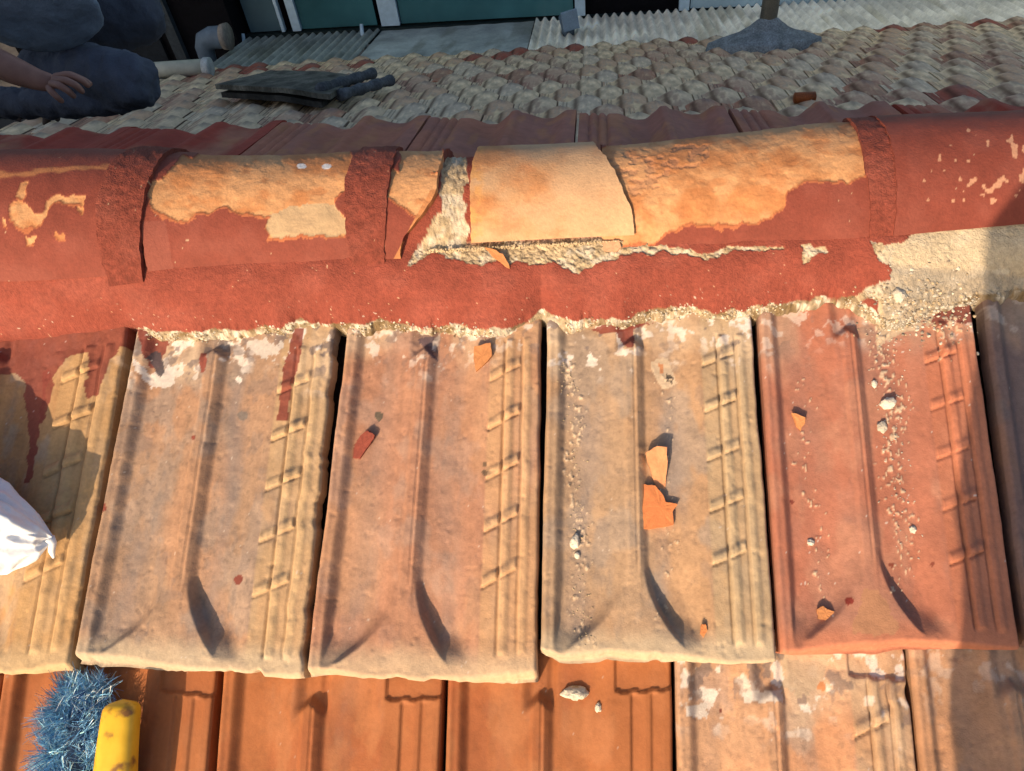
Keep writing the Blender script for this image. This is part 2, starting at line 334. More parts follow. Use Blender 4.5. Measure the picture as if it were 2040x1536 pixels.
# ================================================================== RIDGE
ctl = [(-900, 325, 612), (-150, 306, 568), (0, 303, 560), (180, 302, 545), (320, 308, 528), (500, 307, 520), (700, 300, 512), (900, 299, 503), (1100, 292, 492), (1250, 284, 486), (1450, 262, 478), (1650, 242, 472), (1760, 233, 464), (1900, 228, 452), (2050, 222, 440), (2250, 214, 425), (3050, 182, 368)]
ABASE = R(27)
geo = []
for (px_, sy, by) in ctl:
    best = None
    ds = ray(px_, sy); db = ray(px_, by)
    for Rr in np.arange(.06, .13, .001):
        y0s = np.arange(.62, .84, .0005)
        zc = APZ + (y0s-APY)*U1[2]/U1[1] - .018
        d2 = ds[1:]/np.linalg.norm(ds[1:]); s_ = (y0s-CAM[1])*d2[1]-(zc-CAM[2])*d2[0]
        i = int(np.argmin(np.abs(s_-Rr)))
        by_, bz_ = y0s[i]-Rr*math.cos(ABASE), zc[i]+Rr*math.sin(ABASE)
        r2 = db[1:]/np.linalg.norm(db[1:]); e = abs((by_-CAM[1])*r2[1]-(bz_-CAM[2])*r2[0])
        if best is None or e < best[0]: best = (e, y0s[i], zc[i], Rr)
    tX = (best[1]-.03-CAM[1])/ds[1]
    geo.append((CAM[0]+ds[0]*tX, best[1], best[2], best[3]))
geo = np.array(geo); 
def cg(X): return [np.interp(X, geo[:, 0], geo[:, k]) for k in (1, 2, 3)]
def Xat(px_): return float(np.interp(px_, [c[0] for c in ctl], geo[:, 0]))
def arcP(X, A, dr):
    y0, zc, Rr = cg(X); r_ = Rr+dr
    return np.stack([X, y0-r_*np.cos(A), zc+r_*np.sin(A)], -1)
def arcN(A): return np.stack([A*0, -np.cos(A), np.sin(A)], -1)
def ridge_cap(x0, x1, dr, colfn, label, a0=25, a1=158, trimL=None, trimR=None, nx=240, na=150, rough=.0006, peel=.0018, thick=.012, name='ridge_cap', cat='ridge cap', group='half round ridge caps', mat=None, seed=5):
    X0, X1 = Xat(x0), Xat(x1)
    i = np.linspace(0, 1, nx); A = np.radians(np.linspace(a0, a1, na)); I, AA = np.meshgrid(i, A)
    L0 = X0 + (trimL(AA) if trimL else 0); L1 = X1 + (trimR(AA) if trimR else 0)
    L0 = L0 + .004*(fbm(AA*9, AA*0, seed, 4)-.5); L1 = L1 + .004*(fbm(AA*9, AA*0+4, seed, 4)-.5)
    X = L0 + (L1-L0)*I
    P = arcP(X, AA, dr + 0*X); px, py = proj(P)
    c, peelm, bump = colfn(px, py, X, AA)
    arc = AA*.095
    n = fbm(X*70, arc*70, seed, 5)-.5
    d = n*2*rough + .0022*(fbm(X*14, arc*14, seed+3, 3)-.5) - peel*peelm + bump
    P = P + arcN(AA)*d[..., None]
    return tag(slab(name, P, np.clip(c, .01, .9), -arcN(AA)*thick, mat or PAINT), label, cat, group)
def redbase(px, py, seed=0):
    n = fbm(px/70, py/70, 50+seed, 4); n2 = fbm(px/14, py/14, 60+seed, 4)
    c = RED*np.ones(px.shape+(3,)); c = c*(1+(n-.5)*.22+(n2-.5)*.2)[..., None]
    c = mixc(c, (.26, .085, .065), ss(.5, .75, n)*.25)
    spk = (vn(px/3.6, py/5.5, 70+seed) > .982)
    c = mixc(c, CREAM, spk*.6)
    return c
def orangebase(px, py, seed=0, light=0.):
    n = fbm(px/60, py/45, 80+seed, 5); n2 = fbm(px/12, py/9, 90+seed, 4); n3 = fbm(px/35, py/20, 95+seed, 5)
    c = mixc(ORANGE*np.ones(px.shape+(3,)), LORANGE, np.clip(ss(.35, .65, n)+light, 0, 1))
    c = mixc(c, (.44, .17, .065), ss(.55, .72, n3)*.6)
    return c*(1+(n2-.5)*.35)[..., None]
def orange_bump(px, py, seed=0):
    n = fbm(px/85, py/42, 130+seed, 5)*7; k = np.floor(n); f = n-k
    return .00045*(k + ss(.0, .3, f) - 3.5) + .0008*(fbm(px/14, py/8, 140+seed, 3)-.5)
def edgeband(m, px, py): return m
def col_poly(polys, extra=None, seed=0, light=0., amp=9):
    def f(px, py, X, A):
        jx, jy = jit(px, py, amp, 26, 7+seed); m = np.zeros(px.shape)
        for p in polys: m = np.maximum(m, inside(p, jx, jy).astype(float))
        # shift the same mask a little to find flake rims
        m2 = np.zeros(px.shape)
        for p in polys: m2 = np.maximum(m2, inside(p, jx, jy-6).astype(float))
        c = redbase(px, py, seed); o = orangebase(px, py, seed, light)
        c = c*(1-m[..., None]) + o*m[..., None]
        rim = (1-m)*m2; c = mixc(c, (.5, .17, .07), rim*.7)
        bump = orange_bump(px, py, seed)*m
        if extra: c, bump = extra(px, py, c, bump, m)
        return c, m, bump
    return f
# cap 1 (left)
def ex1(px, py, c, b, m):
    crest = np.interp(px, [-200, 0, 200], [352, 347, 330])
    k = ss(7, 2, np.abs(py-crest-2+14*(fbm(px/30, py/9, 3)-.5)))
    return mixc(c, ORANGE, k*.75), b
ridge_cap(-880, 184, 0., col_poly([[(22, 405), (38, 396), (52, 405), (62, 424), (78, 422), (92, 402), (112, 388), (168, 392), (166, 418), (158, 404), (112, 404), (96, 418), (84, 436), (70, 450), (52, 456), (36, 446), (22, 430)], [(108, 458), (134, 462), (131, 473), (112, 472)], [(52, 466), (66, 468), (68, 486), (54, 488)], [(30, 388), (44, 366), (58, 364), (44, 396)], [(3, 436), (14, 440), (12, 452), (4, 450)], [(150, 410), (168, 412), (166, 428), (158, 424)]], ex1, seed=1, amp=8), 'red painted ridge cap with scraped yellow patches, left of the first collar', seed=6, peel=.0015, nx=520)
# cap 2
P2 = [[(290, 372), (318, 356), (345, 330), (400, 300), (500, 290), (700, 280), (702, 345), (694, 372), (664, 402), (692, 440), (692, 466), (640, 469), (562, 476), (530, 468), (525, 450), (536, 430), (480, 424), (450, 414), (410, 424), (372, 438), (340, 430), (308, 420), (298, 396)]]
def ex2(px, py, c, b, m):
    jx, jy = jit(px, py, 6, 20, 99); k = inside([(535, 425), (600, 408), (664, 402), (694, 440), (694, 470), (560, 480), (525, 466)], jx, jy)*m
    c = mixc(c, (.43, .325, .205), k*.85)
    k2 = inside([(268, 440), (330, 440), (346, 540), (278, 545)], px, py)*(1-m); c = mixc(c, (.26, .08, .06), k2*.6)
    for q in ((600, 328), (650, 329)): c = mixc(c, (.8, .8, .82), ((px-q[0])**2/90.+(py-q[1])**2/30. < 1)*.9)
    return c, b
ridge_cap(258, 686, -.001, col_poly(P2, ex2, seed=2), 'ridge cap between the two left collars, peeled to orange over its upper half', seed=16)
# cap 3, broken end
P3 = [[(750, 346), (780, 336), (852, 340), (890, 350), (862, 420), (842, 440), (818, 424), (788, 402), (762, 388)], [(795, 290), (880, 290), (880, 342), (795, 338)]]
def ex3(px, py, c, b, m):
    k = inside([(882, 375), (905, 375), (850, 520), (806, 520)], px+(24 if True else 0), py); return mixc(c, ORANGE, k*.9), b
ridge_cap(742, 858, .001, col_poly(P3, ex3, seed=3, amp=5), 'snapped ridge cap stub beside the mortar gap, red with an orange scar', seed=26, trimR=lambda A: -.042*ss(R(70), R(27), A), nx=90)
# cap 4, fresh plain slab
def col4(px, py, X, A):
    c = orangebase(px, py, 4, .25); n = fbm(px/80, py/60, 77, 4)
    c = mixc(c, (.56, .37, .225), ss(.3, .8, n + (px-1000)/500.)*.8)
    c = mixc(c, (.66, .33, .11), ss(26, 6, np.abs(px-945))*.7*ss(.3, .6, fbm(px/14, py/14, 5)))
    return c, px*0, px*0+.0006*(fbm(px/50, py/50, 12, 4)-.5)
ridge_cap(929, 1236, .0032, col4, 'clean unpainted pale orange ridge cap in the middle of the ridge', seed=36, a0=33, a1=152, thick=.014, rough=.0004, trimR=lambda A: -.030+.045*ss(R(125), R(30), A), nx=170)
# cap 5
P5 = [[(1150, 300), (1300, 270), (1500, 240), (1760, 210), (1772, 318), (1745, 340), (1715, 350), (1650, 366), (1600, 361), (1572, 372), (1560, 412), (1535, 438), (1480, 450), (1420, 449), (1365, 444), (1325, 456), (1308, 484), (1150, 490)]]
def ex5(px, py, c, b, m):
    jx, jy = jit(px, py, 8, 26, 55); k = inside([(1195, 300), (1420, 285), (1400, 325), (1310, 350), (1320, 370), (1260, 390), (1230, 350)], jx, jy)*m
    n = fbm(px/16, py/7, 88, 5)
    c = mixc(c, (.40, .20, .12), k*ss(.45, .6, n)*.5); b = b - .0010*k*ss(.5, .62, n)
    return c, b
ridge_cap(1200, 1752, -.001, col_poly(P5, ex5, seed=5), 'long ridge cap right of centre, orange above and red below', seed=46, nx=330)
# cap 6
def ex6(px, py, c, b, m):
    n = vn(px/8., py/10., 333)*.6+vn(px/17., py/20., 334)*.4; reg = ss(1840, 1920, px+ (py-330)*.3)*ss(410, 370, py)*ss(240, 290, py)
    hit = ss(.80-.10*reg, .82-.10*reg, n)*(reg > .02)
    return mixc(c, (.56, .30, .19), hit*.85), b
ridge_cap(1800, 3030, .002, col_poly([], ex6, seed=6), 'red ridge cap flecked with pale chips at the right border', seed=56, nx=520)
# collars of rough painted mortar over the joints
def colc(seed):
    def f(px, py, X, A):
        c = redbase(px, py, seed)*(1.0 if seed > 30 else .92); n = fbm(px/9, py/6, seed, 4)
        c = c*(1+(n-.5)*.6)[..., None]
        return c, px*0, .0018*(fbm(px/13, py/8, seed+4, 5)-.5)+.0007*(fbm(px/5, py/4, seed+6, 2)-.5)
    return f
def bulge(s0, s1):
    return (lambda A: s0*np.sin((A-R(25))*1.7)), (lambda A: s1*np.sin((A-R(25))*1.7))
for (x0, x1, dr, lab, sd) in ((178, 250, .0038, 'rough red mortar collar over the leftmost ridge joint', 1), (680, 748, .0034, 'rough dark red mortar collar beside the broken ridge cap', 2), (1752, 1812, .0006, 'low red mortar collar left of the flecked ridge cap', 3)):
    l, r_ = bulge(-.006, .007)
    ridge_cap(x0, x1, dr, colc(sd*13), lab, a0=20, trimL=l, trimR=r_, nx=70, rough=.0008, thick=.012, name='mortar_collar', cat='mortar collar', group='mortar collars over the ridge joints', mat=MORTAR, seed=sd+70)

# ---- mortar bed: core under the caps plus the fillet on the near tiles
low = [(-900, 700), (-160, 672), (0, 667), (110, 662), (180, 656), (262, 642), (290, 655), (310, 667), (400, 669), (470, 664), (520, 656), (560, 660), (600, 643), (640, 648), (680, 652), (720, 655), (760, 643), (800, 652), (850, 657), (900, 655), (950, 662), (1000, 664), (1050, 645), (1080, 618), (1110, 640), (1150, 648), (1200, 640), (1240, 648), (1300, 622), (1380, 616), (1420, 630), (1480, 622), (1520, 618), (1600, 602), (1700, 598), (1760, 640), (1800, 650), (1850, 625), (1900, 606), (1960, 590), (2040, 582), (2240, 570), (3050, 525)]
bare = [[(812, 525), (880, 420), (880, 340), (885, 280), (935, 280), (925, 400), (935, 478), (1250, 470), (1330, 486), (1325, 500), (1290, 505), (1240, 508), (1190, 533), (1140, 537), (1100, 522), (1060, 530), (1000, 520), (950, 527), (905, 520), (870, 510)],
        [(1250, 485), (1330, 488), (1400, 500), (1450, 490), (1560, 492), (1560, 500), (1450, 502), (1400, 512), (1330, 500)], [(1592, 486), (1614, 480), (1622, 494), (1650, 490), (1650, 506), (1632, 512), (1604, 522), (1598, 504)],
        [(1733, 488), (1780, 484), (1848, 458), (1880, 440), (3060, 340), (3060, 640), (1950, 640), (1900, 650), (1840, 660), (1760, 668), (1742, 600), (1700, 604), (1712, 586), (1778, 552), (1762, 520)]]
nX = 1850
Xs = np.linspace(Xat(-890), Xat(3040), nX)
cols = []
pl = np.array([up(x, y, .024) for x, y in low])
rows = []
# far fillet
for A in np.radians(np.linspace(168, 160, 3)): rows.append(('arc', A, -.004))
for A in np.radians(np.linspace(157, 34, 60)): rows.append(('arc', A, -.009))
ARC = np.array([arcP(Xs, A+0*Xs, dr) for _, A, dr in rows])
y0, zc, Rr = cg(Xs); farp = np.stack([Xs, y0+Rr+.05, zc-.075], -1)
ed = fbm(Xs*60, Xs*0, 5, 5)-.5; ed2 = fbm(Xs*220, Xs*0, 6, 3)-.5
lp = np.stack([Xs, np.interp(Xs, pl[:, 0], pl[:, 1]), np.interp(Xs, pl[:, 0], pl[:, 2])], -1) 
base = arcP(Xs, R(30)+0*Xs, -.006)
W = np.linspace(0, 1, 80)
edj = U1*((ed*.016+ed2*.004)*np.where(Xs < Xat(280), .15, 1))[:, None]
FIL = np.array([base*(1-v)+lp*v + N1*(.010*math.sin(math.pi*v)) + edj*float(ss(.8, 1, v)) for v in W]); lp = lp+edj
FIL2 = np.array([lp - N1*.006 - U1*.003, lp - N1*.03 - U1*.004])
G = np.concatenate([[farp], ARC, FIL, FIL2])
nA = len(rows)+1
px, py = proj(G)
um = (G-P0) @ U1; xm = G[..., 0]
jx, jy = jit(px, py, 9, 24, 77)
bm_ = np.zeros(px.shape)
for p in bare: bm_ = np.maximum(bm_, inside(p, jx, jy).astype(float))
ly = np.interp(px, [a for a, b in low], [b for a, b in low]); dl = ly-py
fr = (dl < 5+22*(fbm(px/26, py/26, 31, 5)-.42)) & (px > 285)
c = redbase(px, py, 9)*1.2
nn = fbm(px/9, py/9, 21, 4); c = c*(1+(nn-.5)*.22)[..., None]
g1 = fbm(px/7, py/6, 22, 4); g2 = fbm(px/26, py/20, 25, 4)
cr = mixc(CREAM*.85*np.ones(G.shape), (.36, .28, .18), ss(.42, .66, g1)); cr = mixc(cr, LIME*.85, ss(.5, .66, g2)*.6); smc = ss(1740, 1800, px)*ss(570, 510, py); cr = mixc(cr, (.16, .12, .08), ss(.66, .74, fbm(px/5, py/5, 33, 3))*.7*(1-smc)); cr = mixc(cr, (.60, .50, .36), smc*.75)
gr = ss(1790, 1850, px)*ss(515, 545, py-.0*px); cr = mixc(cr, (.33, .29, .24), ss(.3, .7, np.clip((py-(500+.10*(px-1740)))/40, 0, 1))*(px > 1760)*.7)
c = c*(1-bm_[..., None])+cr*bm_[..., None]
cf = mixc(cr*.8, LIME, ss(.54, .60, fbm(px/10, py/10, 35, 3))*.9); cf = mixc(cf, (.17, .11, .05), ss(.46, .60, fbm(px/40, py/18, 26, 4))*.85)
c = np.where(fr[..., None], cf, c)
sp = (vn(px/5, py/6, 28) > .955)*ss(60, 10, dl); c = mixc(c, LIME, sp*.7)
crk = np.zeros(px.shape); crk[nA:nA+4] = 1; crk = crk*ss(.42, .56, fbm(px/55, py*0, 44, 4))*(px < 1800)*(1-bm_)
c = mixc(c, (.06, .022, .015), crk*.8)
ce = np.zeros(px.shape); ce[nA+4:nA+7] = 1; c = mixc(c, CREAM*.8, ce*ss(.60, .66, fbm(px/22, py/6, 45, 4))*(1-bm_)*.7)
rg = np.maximum(bm_, fr)
smo = ss(1740, 1800, px)*ss(600, 530, py)
d = (nn-.5)*.0010 + rg*((g1-.5)*.0045*(1-.75*smo) + (vn(px/3.2, py/3.2, 29)-.5)*.0016*(1-.7*smo) - .0012) + (fbm(px/80, py/50, 27, 3)-.5)*.004
nj = np.zeros(G.shape); nj[:] = N1
nA = len(rows)+1
for i, (_, A, dr) in enumerate(rows): nj[i+1] = arcN(np.array(A))
G = G + nj*d[..., None]
mo = mk('mortar_bed', G.reshape(-1, 3), gridq(*G.shape[:2]), np.clip(c, .01, .9).reshape(-1, 3), MORTAR)
tag(mo, 'ridge mortar bed painted brick red, bare and crumbling where caps are missing', 'mortar bed')

from mathutils.bvhtree import BVHTree
def bvh_of(objs):
    VV, FF = [], []
    for o in objs:
        n = len(VV); VV += [tuple(v.co) for v in o.data.vertices]; FF += [tuple(i+n for i in p.vertices) for p in o.data.polygons]
    return BVHTree.FromPolygons(VV, FF)
BV = bvh_of([o for o in C.objects if (o.name.startswith('roof_tile') or o.name.startswith('mortar_bed')) and o.location.length < 1e-6])
def hit(x, y):
    h = BV.ray_cast(Vector(CAM), Vector(ray(x, y)).normalized())[0]
    return np.array(h) if h else up(x, y, .02)
# crumbs along the lower edge (uncountable)
def ico(sub=1):
    b = bmesh.new(); bmesh.ops.create_icosphere(b, subdivisions=sub, radius=1); v = np.array([x.co[:] for x in b.verts]); f = np.array([[q.index for q in p.verts] for p in b.faces]); b.free(); return v, f
IV, IF = ico(1); IV2, IF2 = ico(3)
Vc, Fc, Cc = [], [], []
def crumb(p, r, col):
    rot = np.array(Matrix.Rotation(random.random()*6.28, 3, Vector((random.random(), random.random(), random.random()+.1)).normalized()))
    v = (IV*(1+.5*(np.random.rand(len(IV), 1)-.5))*np.array((1, random.uniform(.6, 1), random.uniform(.45, .8)))*r) @ rot.T + p
    n = sum(len(x) for x in Vc); Vc.append(v); Fc.append(IF+n); Cc.append(np.tile(col, (len(v), 1)))
for k in range(1500):
    x = random.uniform(290, 1950); y = float(np.interp(x, [a for a, b in low], [b for a, b in low])) + random.gauss(2, 6)
    if vn(x/50., 3, 9) < .35: continue
    crumb(hit(x, y), random.uniform(.0004, .0019), np.array(random.choice((CREAM, LIME, LIME, (.34, .26, .16))))*random.uniform(.7, 1.1))
for k in range(420):
    x, y = random.gauss(1830, 62), random.gauss(612, 34)
    if x < 1700 or x > 1950 or y < 520: continue
    crumb(hit(x, y), random.uniform(.0005, .0026)**1.0, np.array(random.choice((CREAM, LIME, (.36, .3, .24))))*random.uniform(.7, 1.05))
for k in range(260):
    y = random.uniform(600, 1150); x = 1755+ (y-600)*.10 + random.gauss(0, 16)*(1+(y-600)/900)
    if random.random() < (y-600)/600.: continue
    crumb(hit(x, y), random.uniform(.0004, .0015), LIME*random.uniform(.6, 1))
for k in range(200):
    y = random.uniform(720, 1290); x = 1135+(y-720)*.05+random.gauss(0, 11)
    crumb(hit(x, y), random.uniform(.0004, .0013), CREAM*random.uniform(.7, 1.1))
for k in range(500):
    x, y = random.uniform(835, 1240), random.uniform(498, 525)
    crumb(arcP(np.array(Xat(x)), np.array(R(29)), .0)+N1*random.uniform(-.004, .003), random.uniform(.0007, .002), CREAM*random.uniform(.7, 1.1))
crm = mk('mortar_crumbs', np.concatenate(Vc), np.concatenate(Fc), np.concatenate(Cc), MORTAR, smooth=False)
tag(crm, 'pale mortar crumbs and grit strewn below the ridge', 'mortar crumbs', kind='stuff')

# ---- chips and lumps lying on the tiles: each a thing
def chip(poly, h, thick, col, label, tilt=(0, 0), name='clay_chip', cat='clay chip', mat=None):
    cx_ = sum(p[0] for p in poly)/len(poly); cy_ = sum(p[1] for p in poly)/len(poly); h = float(np.dot(hit(cx_, cy_)-P0, N1)) + .0015
    P = np.array([up(x, y, h+thick) for x, y in poly]); c0 = P.mean(0)
    # densify
    pts = []
    for i in range(len(P)):
        a, b = P[i], P[(i+1) % len(P)]
        for t_ in (0, .33, .66):
            q = a+(b-a)*t_
            if t_: q = q + EX*random.uniform(-.0007, .0007) + U1*random.uniform(-.0007, .0007)
            pts.append(q)
    P = np.array(pts); P = P + N1[None]*(((P-c0)@EX)*tilt[0]+((P-c0)@U1)*tilt[1])[:, None]
    n = len(P); inner = c0 + (P-c0)*.6 + N1*np.random.uniform(-.0003, .0002, (n, 1))
    V = np.concatenate([P, P-N1*thick, inner, [c0]])
    Fs = [(i, (i+1) % n, n+(i+1) % n, n+i) for i in range(n)]
    Fs = [tuple(reversed(f)) for f in Fs]
    Fs += [(i, (i+1) % n, 2*n+(i+1) % n, 2*n+i) for i in range(n)] + [(2*n+i, 2*n+(i+1) % n, 3*n) for i in range(n)] + [tuple(range(2*n-1, n-1, -1))]
    cc = np.tile(col, (len(V), 1))*np.random.uniform(.85, 1.1, (len(V), 1))
    return tag(mk(name, V, Fs, cc, mat or CLAY, smooth=False), label, cat, 'broken bits lying on the near tiles')
def hh(y): return .024*(y-640)/700.
OC = ORANGE*.95
chip([(945, 690), (978, 684), (980, 708), (968, 722), (948, 738), (943, 715)], .018, .004, OC, 'orange clay chip beside the ribbed strip, just under the mortar edge', (.05, .1))
chip([(1286, 903), (1308, 891), (1328, 893), (1329, 935), (1326, 980), (1316, 982), (1300, 950)], .012+hh(935)*.7, .006, (.60, .27, .13), 'upright pale orange shard leaning above a larger orange chip', (0, .25))
chip([(1283, 964), (1306, 968), (1320, 985), (1326, 1000), (1350, 1004), (1340, 1020), (1342, 1045), (1322, 1050), (1282, 1054), (1280, 1010)], .010+hh(1010)*.7, .005, (.58, .20, .075), 'largest orange clay chip, squarish with a red corner, on the olive tile')
chip([(1577, 823), (1604, 832), (1604, 843), (1596, 857), (1588, 848)], .014+hh(835)*.6, .004, ORANGE*1.1, 'small triangular orange chip on the terracotta tile', (.1, .2))
chip([(1628, 1214), (1640, 1207), (1648, 1214), (1662, 1218), (1660, 1230), (1645, 1236), (1630, 1232)], .012+hh(1220)*.7, .003, ORANGE*1.1, 'little yellow orange chip low on the terracotta tile')
chip([(1397, 1245), (1405, 1243), (1409, 1257), (1402, 1270), (1395, 1262)], .016+hh(1255)*.7, .003, (.6, .22, .08), 'tiny orange chip near the lower edge of the olive tile')
chip([(718, 868), (733, 858), (747, 868), (738, 884), (716, 912), (702, 911), (706, 888)], .013+hh(880)*.6, .003, RP, 'red painted flake in the left channel of the pinkish tile', (.06, .1))
chip([(1489, 263), (1528, 263), (1528, 273), (1489, 273)], .15, .003, ORANGE, 'thin orange sliver lying near the crest of the long cap') if False else None
chip([(968, 497), (985, 500), (1002, 507), (1012, 522), (1014, 530), (1000, 522), (985, 512)], 0, .005, ORANGE*.95, 'orange shard poking from the mortar below the clean middle cap', (0, .5))
chip([(1200, 482), (1232, 480), (1238, 492), (1228, 499), (1204, 498)], 0, .004, (.45, .26, .16), 'pinkish clay flake stuck in the mortar under the middle cap', (0, .5))
def lump(x, y, h, r, sc, col, label, seed=1):
    r = r*.8
    n = (vn(IV2[:, 0]*2+seed, IV2[:, 1]*2+IV2[:, 2]*3, seed)-.5)*.7 + (vn(IV2[:, 0]*6+seed, IV2[:, 1]*6+IV2[:, 2]*5, seed+2)-.5)*.3
    v = IV2*(1+n[:, None])*r; p = hit(x, y+r*300)+N1*r*sc[2]*.35
    v = p + v[:, 0:1]*sc[0]*EX + v[:, 1:2]*sc[1]*U1 + v[:, 2:3]*sc[2]*N1
    return tag(mk('mortar_lump', v, IF2, np.tile(col, (len(v), 1)), MORTAR), label, 'mortar lump', 'broken bits lying on the near tiles')
WH = (.72, .66, .56)
lump(1768, 802, .018+hh(800)*.6, .0085, (1.1, .9, .8), WH, 'biggest white mortar lump on the terracotta tile', 1)
lump(1757, 850, .014+hh(850)*.6, .006, (.9, 1.3, .7), (.55, .5, .42), 'grey mortar lump just below the biggest white one', 2)
lump(1741, 764, .016+hh(764)*.6, .004, (.8, 1.3, .7), WH, 'small oval white lump above the biggest white one', 3)
lump(1146, 1078, .010+hh(1078)*.7, .006, (1., 1.5, .8), WH, 'white mortar lump in the olive tile\'s left channel', 4)
lump(1150, 1106, .010+hh(1106)*.7, .0035, (1., 1.3, .8), WH, 'pea sized white lump directly below the white lump in the olive tile', 5)
lump(1146, 1378, .010, .010, (1.5, .75, .75), (.66, .6, .5), 'white mortar lump at the head of a new orange tile', 6)
lump(1192, 1408, .010, .004, (.9, 1.3, .8), WH, 'white pebble on the new orange tile, below the larger lump', 7)
lump(1790, 588, .030, .009, (.9, 1.1, .9), (.66, .6, .5), 'round mortar lump caught in the debris under the right mortar patch', 8)
lump(1818, 1054, .014+hh(1050)*.6, .0035, (1, 1.3, .8), WH, 'white pebble halfway down the right channel of the terracotta tile', 9)
lump(1615, 1080, .014+hh(1080)*.6, .0035, (1.2, 1, .8), WH, 'white pebble alone in the left channel of the terracotta tile', 10)

# ================================================================== FAR SIDE: red row behind the ridge
def far_profile(s, t, amp):
    H = .020*np.ones_like(s)
    if amp > .025:
        x = np.clip((s-.03)/.70, 0, 1); H += amp*.72*(np.sin(math.pi*x)**.85 - .35) + .004*np.exp(-((s-.34)/.02)**2)
        H += .004*np.sin(s*2*math.pi)
    else:
        x = (s-.05)/.335; H -= amp*ss(0, .35, x)*(1-ss(.45, 1., x))*(x > 0)*(x < 1)
        x = (s-.445)/.30; H -= amp*ss(0, .35, x)*(1-ss(.45, 1., x))*(x > 0)*(x < 1)
        H += .006*ss(.36, .40, s)*ss(.46, .43, s)
    for g0 in (.81, .87, .93): H -= .005*np.exp(-((s-g0)/.012)**2)
    H -= .010*np.clip(1-s/.03, 0, 1)**2*0
    return H
def far_mesh(wd, ln, pal, seed, amp=.020, ns=60, ntt=26, painted=None, arch=.012, thick=.02):
    s = np.linspace(0, 1, ns); t = np.linspace(0, 1, ntt); S, T = np.meshgrid(s, t)
    H = far_profile(S, T, amp) + arch*np.sin(S*2*math.pi*1.0+.6)*ss(.5, 0, T)*.6 + .003*(fbm(S*6, T*5, seed, 4)-.5)
    H -= .006*np.clip(1-T/.05, 0, 1)**2
    P = np.stack([S*wd, T*ln + .006*(fbm(S*7, S*0, seed+1, 3)-.5)*ss(.3, 0, T), H], -1)
    n = fbm(S*4, T*3, seed+3, 5); n2 = fbm(S*14, T*9, seed+4, 4)
    p0, p1, p2 = [np.array(c) for c in pal]
    c = mixc(p0*np.ones(P.shape), p1, ss(.4, .6, n)); c = mixc(c, p2, ss(.55, .7, n2)*.8)
    if not painted and ns < 60:
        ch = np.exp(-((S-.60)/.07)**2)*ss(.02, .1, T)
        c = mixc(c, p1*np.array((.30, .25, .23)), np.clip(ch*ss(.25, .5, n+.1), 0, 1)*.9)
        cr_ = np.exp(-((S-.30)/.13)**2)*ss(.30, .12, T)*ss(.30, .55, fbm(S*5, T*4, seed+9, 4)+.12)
        c = mixc(c, (.15, .13, .135), np.clip(cr_, 0, 1)*.5)  # shaded arcs of the humps painted as a dark band near the nose
        c = mixc(c, (.07, .05, .04), (S < .02)*.8+0*S)
        c = mixc(c, (.05, .045, .04), np.exp(-((S-.81)/.014)**2)*.6+np.exp(-((S-.89)/.014)**2)*.6)
    if painted: c = mixc(c, painted, ss(.25, .45, n)*.9)
    ny, nx = P.shape[:2]; V = P.reshape(-1, 3); c = np.clip(c, .01, .9).reshape(-1, 3)
    ring = np.concatenate([np.arange(nx), np.arange(1, ny)*nx+nx-1, (ny-1)*nx+np.arange(nx-2, -1, -1), np.arange(ny-2, 0, -1)*nx])
    L_ = len(ring); n0 = len(V); a = np.arange(L_); b = (a+1) % L_
    V2 = np.concatenate([V, V[ring], V[ring]-np.array((0, 0, thick))]); c2 = np.concatenate([c, c[ring], c[ring]])
    Q = np.concatenate([gridq(ny, nx), np.stack([n0+b, n0+a, n0+L_+a, n0+L_+b], 1)])
    return mk('roof_tile', V2, Q, c2, FARCLAY, link=False)
def far_place(me, P, dip, label, group, yaw=0., name='roof_tile'):
    o = bpy.data.objects.new(name, me); C.objects.link(o)
    c_, s_ = math.cos(dip), math.sin(dip)
    m = Matrix(((-1, 0, 0, P[0]), (0, -c_, s_, P[1]), (0, s_, c_, P[2]), (0, 0, 0, 1)))
    o.matrix_world = m @ Matrix.Rotation(yaw, 4, 'Z')
    return tag(o, label, 'roof tile', group, 'thing')
BR = ((.30, .115, .075), (.26, .11, .085), (.33, .14, .075))
names = ['out of frame on the left', 'farthest left', 'second from the left', 'third from the left', 'fourth from the left', 'fifth from the left', 'sixth from the left', 'seventh from the left', 'farthest right', 'out of frame on the right', 'far out of frame on the right']
GA = 'red brown tiles of the first row behind the ridge'
edges = [-630, -330, -30, 266, 562, 855, 1148, 1442, 1765, 2110, 2450, 2800]
nose_y = [284, 271, 258, 245, 234, 222, 213, 204, 196, 188, 180, 172]
redt = []
for i in range(11):
    l = onA(edges[i], nose_y[i]+4, .045); r_ = onA(edges[i+1], nose_y[i+1]+4, .045)
    wd = abs(r_[0]-l[0])-.006
    painted = (.26, .035, .022) if i in (0, 2, 3) or i >= 8 else None
    me = far_mesh(wd, .46, BR, 200+i, amp=.013, ns=90, ntt=50, painted=painted, arch=.005)
    y_ = .5*(l[1]+r_[1]); base_ = np.array((r_[0], y_, 0)); base_[2] = OA[2] - math.tan(DIPA)*(y_-APY) + .024
    nm = ['red painted tile', 'rust brown tile', 'brick red painted tile', 'red painted tile with one white speck', 'plain rust brown tile', 'rust brown tile', 'rust brown tile with ribbed strip', 'rust brown tile with a grey splash', 'red painted tile', 'red painted tile', 'red painted tile'][i]
    far_place(me, base_, DIPA-R(3.4), nm + ' just behind the ridge, ' + names[i], GA)

